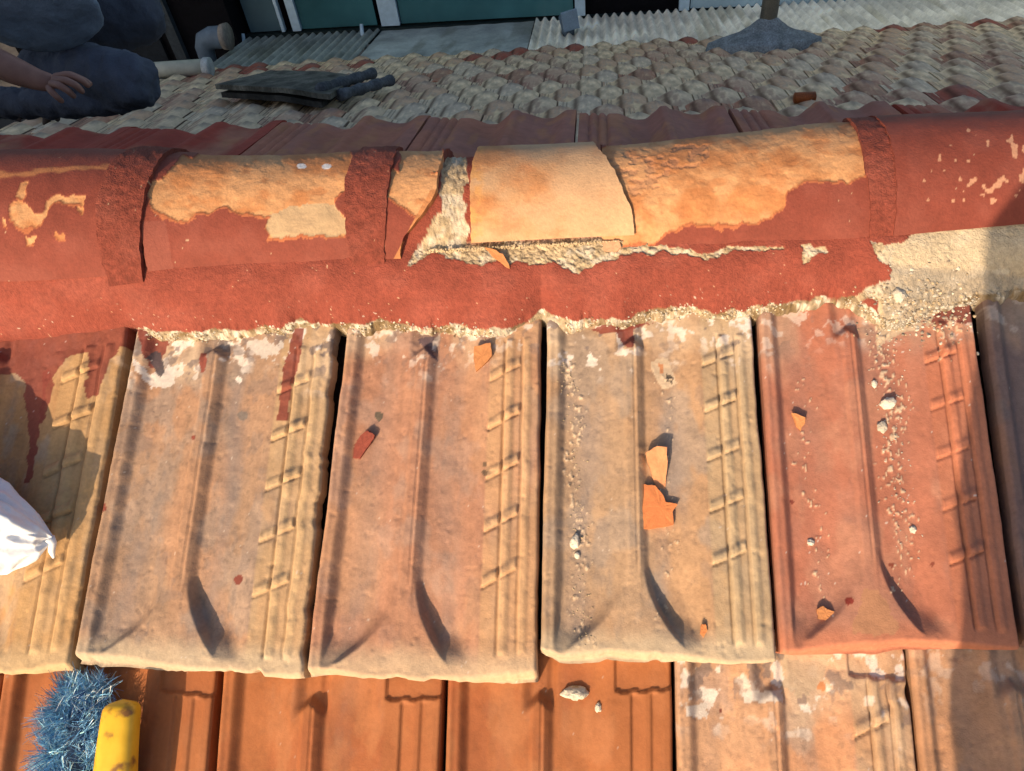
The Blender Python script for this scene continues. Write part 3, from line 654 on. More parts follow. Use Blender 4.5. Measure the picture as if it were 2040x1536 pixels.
# ================================================================== LOWER GREY ROOF
DG = R(20.5); NG = np.array((0, math.sin(DG), math.cos(DG))); DD = np.array((0, math.cos(DG), -math.sin(DG)))
OG = CAM + 3.35*ray(1780, 202) - NG*.05
onG = plane_fn(OG, NG)
KF = 1
pals = [((.66, .56, .41), (.50, .43, .33), (.74, .64, .48)), ((.56, .48, .37), (.40, .31, .25), (.66, .56, .42)), ((.46, .34, .27), (.36, .22, .18), (.58, .48, .37)), ((.70, .58, .40), (.52, .38, .28), (.42, .36, .30)), ((.38, .20, .145), (.34, .22, .17), (.50, .36, .26)), ((.60, .54, .44), (.46, .41, .35), (.72, .63, .50))]
WT = .23; EXP = .305
pals = [tuple(tuple(np.array(c)*np.array((1.04, .94, .82))) for c in p) for p in pals]
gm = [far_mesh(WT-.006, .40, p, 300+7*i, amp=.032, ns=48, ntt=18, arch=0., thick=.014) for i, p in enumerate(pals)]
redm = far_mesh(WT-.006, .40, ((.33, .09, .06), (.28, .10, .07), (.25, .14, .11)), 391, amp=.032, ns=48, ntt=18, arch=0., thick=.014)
desc = ['pale grey', 'mid grey', 'purplish brown', 'sandy grey', 'dark rusty', 'cool grey']
ords = ['first', 'second', 'third', 'fourth', 'fifth', 'sixth', 'seventh', 'eighth', 'ninth', 'tenth', 'eleventh', 'twelfth', 'thirteenth', 'fourteenth', 'fifteenth', 'sixteenth', 'seventeenth', 'eighteenth', 'nineteenth', 'twentieth', 'twenty-first', 'twenty-second', 'twenty-third', 'twenty-fourth', 'twenty-fifth', 'twenty-sixth', 'twenty-seventh', 'twenty-eighth', 'twenty-ninth', 'thirtieth', 'thirty-first', 'thirty-second', 'thirty-third', 'thirty-fourth']
rr = random.Random(5)
NR = 13; cnt = 0
for j in range(NR):
    P = OG + DD*EXP*(j-1)
    sh = (.5 if j % 2 else 0)*WT + rr.uniform(-.012, .012)
    vis = []
    for i in range(-20, 21):
        x = i*WT+sh
        pt = P + EX*x; a, b = proj(pt); a2, _ = proj(pt-EX*WT)
        if max(a, a2) < -60 or min(a, a2) > 2120: continue
        # hidden behind the red row or the ridge
        hid = np.interp((a+a2)/2, [0, 560, 1150, 1765, 2100], [285, 252, 232, 212, 204])
        if b > hid+34: continue
        vis.append((x, pt))
    vis.sort(key=lambda v: v[0])
    vis = [v for v in vis]
    for kk, (x, pt) in enumerate(vis):
        q = rr.choices(range(6), (4, 4, 3 if pt[0] > .5 else 2, 3, 1, 3))[0]
        me = gm[q]; ds_ = desc[q]
        if j >= NR-2 and rr.random() < .22: me = redm; ds_ = 'brick red'
        if (j == 2 and abs(x-.45) < .12) : me = redm; ds_ = 'brick red'
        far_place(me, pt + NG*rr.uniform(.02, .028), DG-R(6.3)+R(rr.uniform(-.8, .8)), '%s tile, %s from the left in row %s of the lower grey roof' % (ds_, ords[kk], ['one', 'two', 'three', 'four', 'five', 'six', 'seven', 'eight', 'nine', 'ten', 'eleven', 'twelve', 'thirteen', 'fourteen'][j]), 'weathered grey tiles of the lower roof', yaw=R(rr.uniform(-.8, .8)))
        cnt += 1
print('grey tiles', cnt)
e0 = OG - DD*1.2; e1 = OG + DD*(EXP*(NR-1)+.02)
V = []
for x in (-6, 6):
    for p in (e0-NG*.01, e1-NG*.01, e1-NG*.1, e0-NG*.1): V.append(p+EX*x)
tag(mk('lower_roof_deck', V, [(0, 1, 5, 4), (1, 2, 6, 5), (2, 3, 7, 6), (3, 0, 4, 7), (3, 2, 1, 0), (4, 5, 6, 7)], mat=DECKM, smooth=False), kind='structure')
# wall carrying the upper roof
V, Fq = boxq(-10., 7., APY-.2, b0[1]-.10, -2.2, b0[2]-.12)
tag(mk('house_wall', V, Fq, mat=WALLM, smooth=False), 'plain plastered wall under the ridge roof', 'wall')

# ================================================================== SHEETS beyond the grey roof
DS = R(12.); NS = np.array((0, math.sin(DS), math.cos(DS))); OS = e1 + np.array((0, -.05, -.01)); onS = plane_fn(OS, NS)
SHG = nodemat('fibre_cement_sheet', attr=True, grain=.08, gscale=40, mott=.25, mottle=5, bump=.3, bscale=60, bdist=.004, rough=.85)
def sheet(corn, pitch, amp, col, label, name, cat, nperp=12, flat=False, thick=.008, lift=0., skew=None):
    TL, TR, BR, BL = [onS(x, y, lift) for x, y in corn]         # TL.. as seen: far edge on top
    wl = np.linalg.norm(TR-TL); nx = 60 if flat else int(wl/pitch*nperp); ny = 14
    s = np.linspace(0, 1, nx); t = np.linspace(0, 1, ny); S, T = np.meshgrid(s, t)
    B = (BL*(1-S[..., None])+BR*S[..., None])*(1-T[..., None]) + (TL*(1-S[..., None])+TR*S[..., None])*T[..., None]
    H = .002*np.sin(S*40) if flat else amp*np.cos(B[..., 0]/pitch*2*math.pi)
    B = B + NS*H[..., None]
    n = fbm(B[..., 0]*5, B[..., 1]*3, 5, 5); c = np.array(col)*(1+(n-.5)*.7)[..., None]
    c = mixc(c, np.array(col)*np.array((.6, .58, .5)), ss(.55, .7, fbm(B[..., 0]*9, B[..., 1]*2, 8, 4))*.6)
    return tag(slab(name, B, c, -NS*thick, SHG), label, cat)
def ext_lo(x0, y0): return (x0, y0)
X0s, X1s = onS(1058, 108)[0], onS(2300, 30)[0]
yb = onS(1058, 108)[1]
def rect_sheet(xa, xb, y_near, y_far, lift, *a, **k):
    def pt(x, y): return (x, y)
    def z(y): return OS[2] - math.tan(DS)*(y-OS[1])
    def pj(x, y): q = proj(np.array((x, y, z(y)))+NS*lift); return (float(q[0]), float(q[1]))
    return sheet([pj(xa, y_far), pj(xb, y_far), pj(xb, y_near), pj(xa, y_near)], *a, lift=lift, **k)
YN = OS[1]-.12
xs = lambda px_, py_: float(onS(px_, py_)[0])
print('sheet y', onS(1060, 48), onS(600, 85), OS)
YF = float(onS(1060, 46)[1])
rect_sheet(xs(1060, 80), 4.6, YN, YF, .03, .085, .019, (.85, .80, .68), 'corrugated pale cement sheeting at the upper right beyond the grey tiles', 'corrugated_sheet', 'roof sheet')
rect_sheet(xs(745, 85), xs(1056, 80), YN, YF, .02, .076, .0, (.30, .34, .34), 'flat blue grey sheet between the two corrugated areas', 'flat_sheet', 'roof sheet', flat=True)
rect_sheet(-3.6, xs(741, 85), YN, YF+.0, .03, .085, .019, (.28, .30, .28), 'grey corrugated sheeting at the upper left beyond the stacked slabs', 'corrugated_sheet', 'roof sheet')

def tube(pts, rad, nseg=20, cap=True):
    pts = [np.array(p, float) for p in pts]; rad = rad if hasattr(rad, '__len__') else [rad]*len(pts)
    V = []; Fs = []
    tprev = None
    for i, p in enumerate(pts):
        t = pts[min(i+1, len(pts)-1)]-pts[max(i-1, 0)]; t = t/np.linalg.norm(t)
        a = np.cross(t, (0, 0, 1.)) if tprev is None else tprev - t*np.dot(tprev, t)
        if np.linalg.norm(a) < 1e-4: a = np.cross(t, (0, 1., 0))
        a = a/np.linalg.norm(a); tprev = a; b = np.cross(t, a)
        for k in range(nseg):
            an = 2*math.pi*k/nseg; V.append(p+rad[i]*(a*math.cos(an)+b*math.sin(an)))
    for i in range(len(pts)-1):
        for k in range(nseg): Fs.append((i*nseg+k, i*nseg+(k+1) % nseg, (i+1)*nseg+(k+1) % nseg, (i+1)*nseg+k))
    if cap: Fs += [tuple(range(nseg-1, -1, -1)), tuple((len(pts)-1)*nseg+k for k in range(nseg))]
    return V, Fs
# ================================================================== WINDOW WALL at the top
YW = YF + .02
onW = plane_fn((0, YW, 0), (0, -1, 0))
GLASS = nodemat('teal_glass', colr=(.035, .115, .135), rough=.12, spec=.5, grain=.02, mott=.45, mottle=1.2, bump=0)
GLASSL = nodemat('pale_glass', colr=(.30, .42, .50), rough=.2, spec=.5, grain=.02, mott=.1, mottle=1.5, bump=0)
FRD = nodemat('dark_green_frame', colr=(.008, .017, .018), rough=.5, spec=.4, grain=.05, mott=.2, bump=0)
FRW = nodemat('white_frame', colr=(.36, .48, .58), rough=.5, spec=.3, grain=.05, mott=.1, bump=0)
BLK = nodemat('black_opening', colr=(.004, .004, .006), rough=.8, spec=.1, bump=0)
def wall_quad(name, quad, y_out, thick, mat, parent, smooth=False):
    P = [onW(x, y) - np.array((0, y_out, 0)) for x, y in quad]
    V = [p for p in P] + [p+np.array((0, thick, 0)) for p in P]
    n = len(P)
    Fs = [tuple(range(n-1, -1, -1)), tuple(range(n, 2*n))] + [(i, (i+1) % n, n+(i+1) % n, n+i) for i in range(n)]
    return mk(name, V, Fs, mat=mat, parent=parent, smooth=False)
def vquad(px0, px1, ybot0, ybot1, ztop=.9):
    """upright rectangle on the wall plane: pixel columns at its foot, straight up in the world"""
    a, b = onW(px0, ybot0), onW(px1, ybot1)
    return a, b
def vbox(name, px0, px1, yb0, yb1, out, thick, mat, parent, top=1.6):
    a, b = vquad(px0, px1, yb0, yb1)
    V = []
    for dy in (-out, -out+thick):
        for (p, dz) in ((a, 0), (b, 0), (b, top), (a, top)): V.append(np.array((p[0], p[1]+dy, p[2]+dz)))
    return mk(name, V, [(0, 1, 2, 3), (7, 6, 5, 4), (1, 0, 4, 5), (2, 1, 5, 6), (3, 2, 6, 7), (0, 3, 7, 4)], mat=mat, parent=parent, smooth=False)
ww = empty('window_wall', tuple(onW(900, 45)))
ww.location = (0, 0, 0)
tag(ww, 'long glazed facade with dark sill above the roof sheets', 'window wall')
def yg(x): return float(np.interp(x, [480, 600, 760, 1050, 1190, 1370, 2040], [66, 58, 49, 34, 26, 17, -8]))
def yl(x): return float(np.interp(x, [480, 760, 1055, 1190, 1370, 2040], [94, 72, 49, 42, 32, 6]))
vbox('backing', 470, 2300, yg(480)+40, yg(2040)+20, -.10, .1, BLK, ww, top=3.5)
vbox('pane', 500, 560, yg(500), yg(560), 0, .02, nodemat('smoky_glass', colr=(.07, .12, .15), rough=.15, grain=.02, mott=.2, mottle=2, bump=0), ww, 3)
vbox('pane', 603, 752, yg(603), yg(752), 0, .02, GLASS, ww, 3)
vbox('pane', 800, 1142, yg(800), yg(1142), 0, .02, GLASS, ww, 3)
vbox('pane', 1375, 2300, yg(1375), yg(2040)-9, 0, .02, GLASSL, ww, 3)
for (a, b, m_) in ((564, 570, FRW), (586, 602, FRW), (762, 798, FRW), (1146, 1166, FRW), (1352, 1372, FRW)):
    vbox('mullion', a, b, yg(a), yg(b), .04, .06, m_, ww, 3)
a = onW(480, yl(480)); b = onW(2300, yl(2040)-9)
for (z0, z1, out) in ((0., .40, .10), (.40, .75, .06), (.75, 1., .03)):
    V = []
    for q, x_ in ((0, 480), (1, 2040)):
        lo = onW(x_, yl(x_)); hi = onW(x_, yg(x_)+1); dz = hi[2]-lo[2]
        for zz in (z0, z1-.04):
            for dy in (-out, .05): V.append(np.array((lo[0]+(0 if q == 0 else 1.5), lo[1]+dy, lo[2]+dz*zz)))
    mk('sill_rail', V, [(0, 2, 6, 4), (1, 5, 7, 3), (2, 3, 7, 6), (0, 4, 5, 1), (0, 1, 3, 2), (4, 6, 7, 5)], mat=FRD, parent=ww, smooth=False)
for x_ in (503, 733):
    a = onW(x_, yl(x_)+4); s_, f_ = tube([a+np.array((0, -.16, -.05)), a+np.array((0, -.17, .10)), a+np.array((0, -.10, .20))], [.022, .022, .018], 12); mk('bracket', s_, f_, mat=FRW, parent=ww)
a = onW(1208, 42); b = onW(1270, 39); V, Fq = boxq(a[0], b[0], a[1]-.22, a[1]-.12, a[2]-.02, a[2]+.06); mk('cover_strip', V, Fq, mat=nodemat('pale_strip', colr=(.34, .36, .35), rough=.7, bump=0), parent=ww, smooth=False)
# dark doorway block at the far left
dk = empty('dark_shed'); tag(dk, 'nearly black shed front behind the pipe cowl at the upper left', 'shed')
a, b = onW(300, 100), onW(500, 92)
def bx(name, x0, x1, y0, y1, z0, z1, mat, parent=None):
    V, Fq = boxq(x0, x1, y0, y1, z0, z1); return mk(name, V, Fq, mat=mat, parent=parent, smooth=False)
DGY = nodemat('dark_slate', colr=(.035, .045, .055), rough=.8)
bx('front_wall', -6, b[0], YW-.25, YW+.2, a[2]-.6, a[2]+3, BLK, dk)
p_ = onW(372, 60); bx('door_post', p_[0]-.06, p_[0]+.05, YW-.32, YW-.25, a[2]-.6, a[2]+3, DGY, dk)
p_ = onW(330, 60); bx('side_panel', p_[0]-.9, p_[0]+.06, YW-.29, YW-.25, a[2]-.6, a[2]+3, nodemat('grey_board', colr=(.012, .016, .022), rough=.9), dk)

# ================================================================== small things on the lower roof
PVC = nodemat('pale_pvc', colr=(.42, .42, .35), rough=.5, spec=.4, grain=.05, mott=.15, mottle=12, bump=.05)
BLUEG = nodemat('blue_grey_plastic', colr=(.10, .14, .19), rough=.55, grain=.05, mott=.2, mottle=12, bump=.05)
BEI = nodemat('dull_beige', colr=(.20, .18, .16), rough=.8)
CEM = nodemat('grey_cement', colr=(.17, .20, .225), rough=.95, grain=.35, gscale=90, mott=.3, mottle=14, bump=.9, bscale=110, bdist=.01)
# vent pipe with cement cone
vp = empty('vent_pipe'); tag(vp, 'upright grey vent pipe rising from a cement cone', 'vent pipe')
b_ = onG(1522, 92, .04)
px0 = b_ + np.array((0, 0, .05))
s_, f_ = tube([px0, px0+np.array((0, 0, 1.6))], .058, 28); mk('pipe', s_, f_, mat=nodemat('grey_pipe', colr=(.20, .19, .16), rough=.8, mott=.25, mottle=6), parent=vp)
na, nr = 64, 26; V = []; 
for i in range(nr):
    q = i/(nr-1)
    for k in range(na):
        an = 2*math.pi*k/na; rad = .055 + .25*q**1.0*(1+.16*math.sin(2*an+1)+.14*math.sin(3*an)+.05*math.sin(7*an))
        x, y = rad*math.cos(an)*1.15, rad*math.sin(an)*.95
        z = (.10*(1-q**1.6) + .07*max(0, 1-q*2.6)**1.5)*(1 if q > .08 else 1) - math.tan(DG)*y + .03 - .06*(q > .97) + .008*float(vn(x*40, y*40, 4)-.5)
        V.append(b_ + np.array((x, y, z)))
mk('cement_cone', V, np.array([(i*na+k, i*na+(k+1) % na, (i+1)*na+(k+1) % na, (i+1)*na+k) for i in range(nr-1) for k in range(na)])[:, ::-1], mat=CEM, parent=vp)
# pale pvc pipe
a = onG(300, 141, .09); b = onG(408, 134, .09); d = (b-a)/np.linalg.norm(b-a)
pv = empty('drain_pipe'); tag(pv, 'short pale plastic pipe lying behind the kneeling person\'s knee', 'pipe')
rr_ = .026*np.linalg.norm(a-CAM)/3.0
s_, f_ = tube([a-d*.5, b], rr_, 28); mk('tube', s_, f_, mat=PVC, parent=pv)
s_, f_ = tube([b-d*.008, b+d*.004, b+d*.05, b+d*.055], [rr_*1.02, rr_*1.16, rr_*1.16, rr_*1.0], 28); mk('collar', s_, f_, mat=nodemat('pvc_collar', colr=(.36, .40, .42), rough=.5, bump=0), parent=pv)
# cowls
def cowl(x, y, ppm_h, label, face=False):
    o = empty('pipe_cowl'); tag(o, label, 'pipe cowl', 'plastic pipe cowls at the sheet edge')
    c0 = onS(x, y, .03)
    sc = ppm_h
    if not face:
        pts = [c0+np.array((-.25, 0, -.1))*sc, c0+np.array((-.22, 0, .25))*sc, c0+np.array((-.12, 0, .42))*sc, c0+np.array((.1, 0, .5))*sc, c0+np.array((.42, 0, .5))*sc]
        s_, f_ = tube(pts, [.22*sc, .24*sc, .27*sc, .28*sc, .28*sc], 28, cap=False); mk('hood', s_, f_, mat=BLUEG, parent=o)
        s_, f_ = tube([pts[-1]-EX*.02*sc, pts[-1]+EX*.14*sc, pts[-1]+EX*.15*sc], [.31*sc, .34*sc, .05*sc], 28); mk('flange', s_, f_, mat=BEI, parent=o)
    else:
        s_, f_ = tube([c0+np.array((0, 0, -.2))*sc, c0+np.array((0, 0, .3))*sc, c0+np.array((-.03, -.06, .75))*sc], [.26*sc, .3*sc, .36*sc], 28); mk('hood', s_, f_, mat=BLUEG, parent=o)
        V, Fq = boxq(-.35, .35, -.06, .06, -.42, .42); V = np.array(V)*sc; rz = np.array(Matrix.Rotation(R(12), 3, 'Z') @ Matrix.Rotation(R(-8), 3, 'Y'))
        V = V @ rz.T + c0 + np.array((.12, -.38, .72))*sc
        q = mk('square_plate', V, Fq, mat=nodemat('blue_plate', colr=(.17, .24, .32), rough=.5, mott=.15, mottle=9, bump=0), parent=o, smooth=False)
        bv = q.modifiers.new('b', 'BEVEL'); bv.width = .008*sc*10/3; bv.segments = 3
cowl(430, 112, .36, 'blue grey elbow cowl with beige rim, upper left beside the dark shed')
cowl(1132, 66, .21, 'blue cowl with a square front plate, in front of the facade', face=True)
# stack of slabs
st = empty('slab_stack'); tag(st, 'stack of dark weathered slabs with two rolled ends on the grey roof', 'slab stack')
SL = nodemat('weathered_slab', attr=True, grain=.3, gscale=60, mott=.35, mottle=10, bump=.8, bscale=90, bdist=.006, rough=.9)
def slabpiece(corn, h, thick, name, col, hump):
    TL, TR, BR, BL = [onG(x, y, h) for x, y in corn]
    s = np.linspace(0, 1, 90); t = np.linspace(0, 1, 24); S, T = np.meshgrid(s, t)
    B = (BL*(1-S[..., None])+BR*S[..., None])*(1-T[..., None]) + (TL*(1-S[..., None])+TR*S[..., None])*T[..., None]
    H = .006*(fbm(S*12, T*5, 4, 4)-.5)
    for (c0, w0, a0_) in hump: H = H + a0_*np.sqrt(np.clip(1-((S-c0)/w0)**2, 0, 1))
    H = H - .02*ss(.6, 1, S)
    B = B + NG*H[..., None]; n = fbm(S*9, T*5, 6, 5)
    c = mixc(np.array(col)*np.ones(B.shape), np.array(col)*.5, ss(.45, .65, n)); 
    for (c0, w0, a0_) in hump: c = mixc(c, (.10, .12, .15), ss(w0*1.1, w0*.8, np.abs(S-c0)))
    return slab(name, B, c, -NG*thick, SL, parent=st)
slabpiece([(540, 140), (712, 143), (655, 180), (428, 168)], .150, .028, 'slab', (.11, .11, .095), [])
slabpiece([(540, 152), (700, 152), (640, 196), (440, 184)], .105, .03, 'slab', (.03, .03, .028), [])  # coloured near black to stand in for the shade underneath
slabpiece([(550, 172), (690, 172), (650, 212), (470, 206)], .02, .04, 'slab', (.012, .012, .012), [])  # black block painting the deep shade below the stack
for (x0_, y0_, x1_, y1_, hh_) in ((636, 178, 742, 146, .14), (676, 190, 778, 160, .10)):
    A_ = onG(x0_, y0_, hh_); B_ = onG(x1_, y1_, hh_); ts = np.linspace(0, 1, 24); pts = [A_+(B_-A_)*t_ for t_ in ts]
    Vt, Ft = tube(pts, [.030+.004*math.sin(k*.9)+.002*math.sin(k*2.3) for k in range(24)], 18)
    Vt = np.array(Vt); cc_ = np.array((.07, .08, .095))*(.6+.8*fbm(Vt[:, 0]*30, Vt[:, 1]*12, 3, 4))[:, None]
    mk('rolled_edge', Vt, Ft, cc_, SL, parent=st)
# wooden stub on the right
# small orange knob on red row's edge
kn = up(1, 1)
p_ = onG(1603, 194, .06)
s_, f_ = tube([p_-EX*.05, p_-EX*.045, p_+EX*.045, p_+EX*.05], [.012, .024, .024, .012], 20)
tag(mk('rusty_plug', s_, f_, mat=nodemat('rusty_orange', colr=(.20, .055, .015), rough=.6, mott=.3, mottle=40)), 'small rusty orange plug lying just beyond the red brown row', 'plug')
# dark rope at left border
def wob(pts, amp, n, sd):
    P = []; pts = [np.array(p) for p in pts]
    for i in range(n):
        q = i/(n-1)*(len(pts)-1); k = min(int(q), len(pts)-2); p = pts[k]*(1-(q-k))+pts[k+1]*(q-k)
        P.append(p+np.array((amp*(float(vn(i*.7, sd, 1))-.5), amp*(float(vn(i*.7, sd, 2))-.5), amp*(float(vn(i*.6, sd, 3))-.3))))
    return P
ROPE = nodemat('dark_rope', colr=(.035, .028, .028), rough=.9, mott=.4, mottle=60)
for i, (pts, lab) in enumerate((([(-20, 238), (40, 232), (70, 228), (108, 242)], 'dark twisted rope at the left border below the hand'), ([(200, 225), (232, 214), (255, 220), (272, 212)], 'dark rope end curled under the kneeling person\'s knee'))):
    P = wob([onG(x, y, .05) for x, y in pts], .05, 34, i+3)
    s_, f_ = tube(P, [.017+.007*math.sin(k*1.9) for k in range(len(P))], 12)
    tag(mk('rope', s_, f_, mat=ROPE), lab, 'rope')

# ================================================================== PERSON kneeling on the grey roof
def at(x, y, D): return CAM + D*ray(x, y)
def skin(name, joints, edges, mat, parent, root=0, sub=3):
    me = bpy.data.meshes.new(name); me.from_pydata([tuple(j[0]) for j in joints], edges, []); me.update()
    o = bpy.data.objects.new(name, me); C.objects.link(o)
    md = o.modifiers.new('s', 'SKIN'); md.use_smooth_shade = True; md.branch_smoothing = .6
    for i, j in enumerate(joints):
        v = me.skin_vertices[0].data[i]; v.radius = (j[1], j[1]) if not hasattr(j[1], '__len__') else j[1]; v.use_root = (i == root)
    sb = o.modifiers.new('d', 'SUBSURF'); sb.levels = sub; sb.render_levels = sub
    if mat in CLOTHES:
        tx = bpy.data.textures.new(name+'_folds', 'CLOUDS'); tx.noise_scale = .05; tx.noise_depth = 3
        dm = o.modifiers.new('folds', 'DISPLACE'); dm.texture = tx; dm.strength = .034; dm.mid_level = .5
    me.materials.append(mat); o.parent = parent
    return o
SKIN = nodemat('skin', colr=(.29, .15, .115), rough=.55, grain=.04, mott=.12, mottle=30, bump=.1, bscale=200)
SHIRT = nodemat('grey_blue_shirt', colr=(.20, .25, .33), rough=.95, grain=.12, gscale=300, mott=.22, mottle=7, bump=.6, bscale=14, bdist=.03)
TROU = nodemat('navy_trousers', colr=(.072, .083, .115), rough=.95, grain=.12, gscale=300, mott=.25, mottle=8, bump=.7, bscale=16, bdist=.03)
CLOTHES = (SHIRT, TROU)
DK = 2.75
pe = empty('person'); tag(pe, 'person kneeling at the upper left in grey blue shirt and navy trousers', 'person')
k1 = at(272, 160, DK); hipc = at(70, 70, DK+.22)
# body: one continuous figure
J = [(hipc, .09), (at(40, -10, DK+.12), .10), (at(20, -120, DK+.02), .11), (at(10, -230, DK-.02), .10), (at(25, -280, DK-.04), .055), (at(40, -340, DK-.05), .095), (at(45, -385, DK-.05), .07),
     (at(170, 115, DK+.16), .05), (at(262, 160, DK+.05), .04), (at(150, 195, DK+.2), .035), (at(-90, 190, DK+.35), .03),
     (at(200, 20, DK+.50), .06), (at(290, 15, DK+.52), .04), (at(255, 70, DK+.70), .03),
     (at(-90, -200, DK-.08), .055), (at(-160, 20, DK-.22), .052), (at(-70, 95, DK-.26), .056), (at(30, 142, DK-.27), .048), (at(84, 162, DK-.27), (.034, .028)),
     (at(120, -200, DK+.1), .05), (at(190, -100, DK+.1), .042), (at(240, -60, DK+.2), .035)]
Eg = [(0, 1), (1, 2), (2, 3), (3, 4), (4, 5), (5, 6), (0, 7), (7, 8), (8, 9), (9, 10), (0, 11), (11, 12), (12, 13), (3, 14), (14, 15), (15, 16), (16, 17), (17, 18), (3, 19), (19, 20), (20, 21)]
# hand with fingers
ppm = F/(DK-.27); hb = DK-.27
wrist = 18
def add(jx, jr, par):
    J.append((jx, jr)); Eg.append((par, len(J)-1)); return len(J)-1
palm = add(at(112, 166, hb), (.030, .022), wrist)
skin('body', J, Eg, SKIN, pe)
def finger(pts, rads):
    skin('finger', [(at(x, y, hb-d), r_) for (x, y, d), r_ in zip(pts, rads)], [(i, i+1) for i in range(len(pts)-1)], SKIN, pe, sub=2)
# fingers are children of the person, rooted inside the palm
finger([(104, 156, .01), (134, 148, .03), (160, 158, .03), (180, 174, .0)], [.013, .0125, .011, .0085])
finger([(104, 160, .02), (130, 160, .045), (152, 170, .045), (167, 186, .01)], [.013, .013, .0115, .009])
finger([(100, 166, .025), (118, 170, .05), (136, 181, .045), (150, 195, .01)], [.013, .0125, .011, .0085])
finger([(96, 172, .02), (102, 182, .04), (114, 194, .035), (126, 204, .005)], [.012, .011, .010, .008])
finger([(104, 154, -.01), (140, 148, -.03), (168, 160, -.03), (183, 170, -.03)], [.013, .012, .011, .009])
# shirt over the trunk and upper arms
skin('shirt', [(at(88, 48, DK-.10), (.25, .21)), (at(70, -40, DK-.05), (.22, .20)), (at(20, -220, DK-.02), (.17, .14)), (at(-95, -200, DK-.08), .085), (at(-160, -20, DK-.2), .07), (at(135, -200, DK+.1), .08), (at(195, -120, DK+.1), .07)], [(0, 1), (1, 2), (2, 3), (3, 4), (2, 5), (5, 6)], SHIRT, pe, root=1)
skin('trousers', [(at(60, 150, DK+.25), .13), (at(170, 150, DK+.16), .125), (at(245, 160, DK+.04), .110), (at(284, 165, DK), .098), (at(310, 168, DK), .055)], [(0, 1), (1, 2), (2, 3), (3, 4)], TROU, pe)
skin('trouser_leg', [(at(110, 30, DK+.42), .17), (at(200, 25, DK+.46), .165), (at(285, 18, DK+.5), .155), (at(325, 12, DK+.52), .10)], [(0, 1), (1, 2), (2, 3)], TROU, pe)
skin('trouser_shin', [(at(270, 196, DK+.05), .05), (at(170, 202, DK+.12), .062), (at(60, 205, DK+.2), .06), (at(-80, 205, DK+.3), .055)], [(0, 1), (1, 2), (2, 3)], TROU, pe)
# ================================================================== BRUSH
br = empty('scrub_brush'); tag(br, 'shaggy blue bristled brush with a scuffed yellow handle, lower left', 'brush')
YEL = bpy.data.materials.new('yellow_plastic'); YEL.use_nodes = True
def yel():
    t = YEL.node_tree; N = t.nodes; L = t.links; b = N['Principled BSDF']; b.inputs['Roughness'].default_value = .42
    tc = N.new('ShaderNodeTexCoord'); n = N.new('ShaderNodeTexNoise'); n.inputs['Scale'].default_value = 55; n.inputs['Detail'].default_value = 7; L.new(tc.outputs['Object'], n.inputs[0])
    r_ = N.new('ShaderNodeValToRGB'); r_.color_ramp.elements[0].position = .30; r_.color_ramp.elements[0].color = (.20, .09, .02, 1); r_.color_ramp.elements[1].position = .42; r_.color_ramp.elements[1].color = (.62, .36, .015, 1); e = r_.color_ramp.elements.new(.8); e.color = (.74, .46, .03, 1)
    L.new(n.outputs['Fac'], r_.inputs[0]); L.new(r_.outputs[0], b.inputs['Base Color'])
    bp = N.new('ShaderNodeBump'); bp.inputs['Strength'].default_value = .2; bp.inputs['Distance'].default_value = .001; L.new(n.outputs['Fac'], bp.inputs['Height']); L.new(bp.outputs[0], b.inputs['Normal'])
yel()
hA = up(245, 1393, .050); hB = up(226, 1640, .050); dv = (hB-hA); dn = dv/np.linalg.norm(dv); side = nz(np.cross(dn, N1))
V = []; Fs = []; ns_ = 32; nk = 40
for i in range(nk):
    q = i/(nk-1); wq = (.0175+.004*q)*math.sqrt(max(0, 1-(max(0, .10-q)/.10)**2.2)) if q < .10 else (.0175+.004*q)
    wq = max(wq, .0005)
    c_ = hA+dv*q + N1*(.003*math.sin(q*3))
    for k in range(ns_):
        an = 2*math.pi*k/ns_; ca, sa = math.cos(an), math.sin(an)
        sx = math.copysign(abs(ca)**.75, ca); sy = math.copysign(abs(sa)**.75, sa)
        V.append(c_+side*wq*sx + N1*wq*.72*sy)
for i in range(nk-1):
    for k in range(ns_): Fs.append((i*ns_+k, (i+1)*ns_+k, (i+1)*ns_+(k+1) % ns_, i*ns_+(k+1) % ns_))
Fs += [tuple(range(ns_)), tuple(range(nk*ns_-1, (nk-1)*ns_-1, -1))]
mk('handle', V, Fs, mat=YEL, parent=br)
BRM = nodemat('blue_bristles', attr=True, grain=.05, mott=.05, bump=0, rough=.6, spec=.3)
V = []; Q = []; Cc = []
rb = random.Random(3)
blues = [(.12, .30, .50), (.20, .40, .58), (.07, .18, .36), (.28, .48, .64), (.03, .07, .18), (.48, .60, .68), (.14, .34, .55)]
tuft = [(rb.gauss(0, .55), rb.gauss(.15, .6), rb.uniform(.15, .9), rb.gauss(0, .5), rb.gauss(.1, .45), rb.gauss(-.25, .35), rb.random(), rb.uniform(-1, 1), rb.uniform(.75, 1.3)) for _ in range(420)]
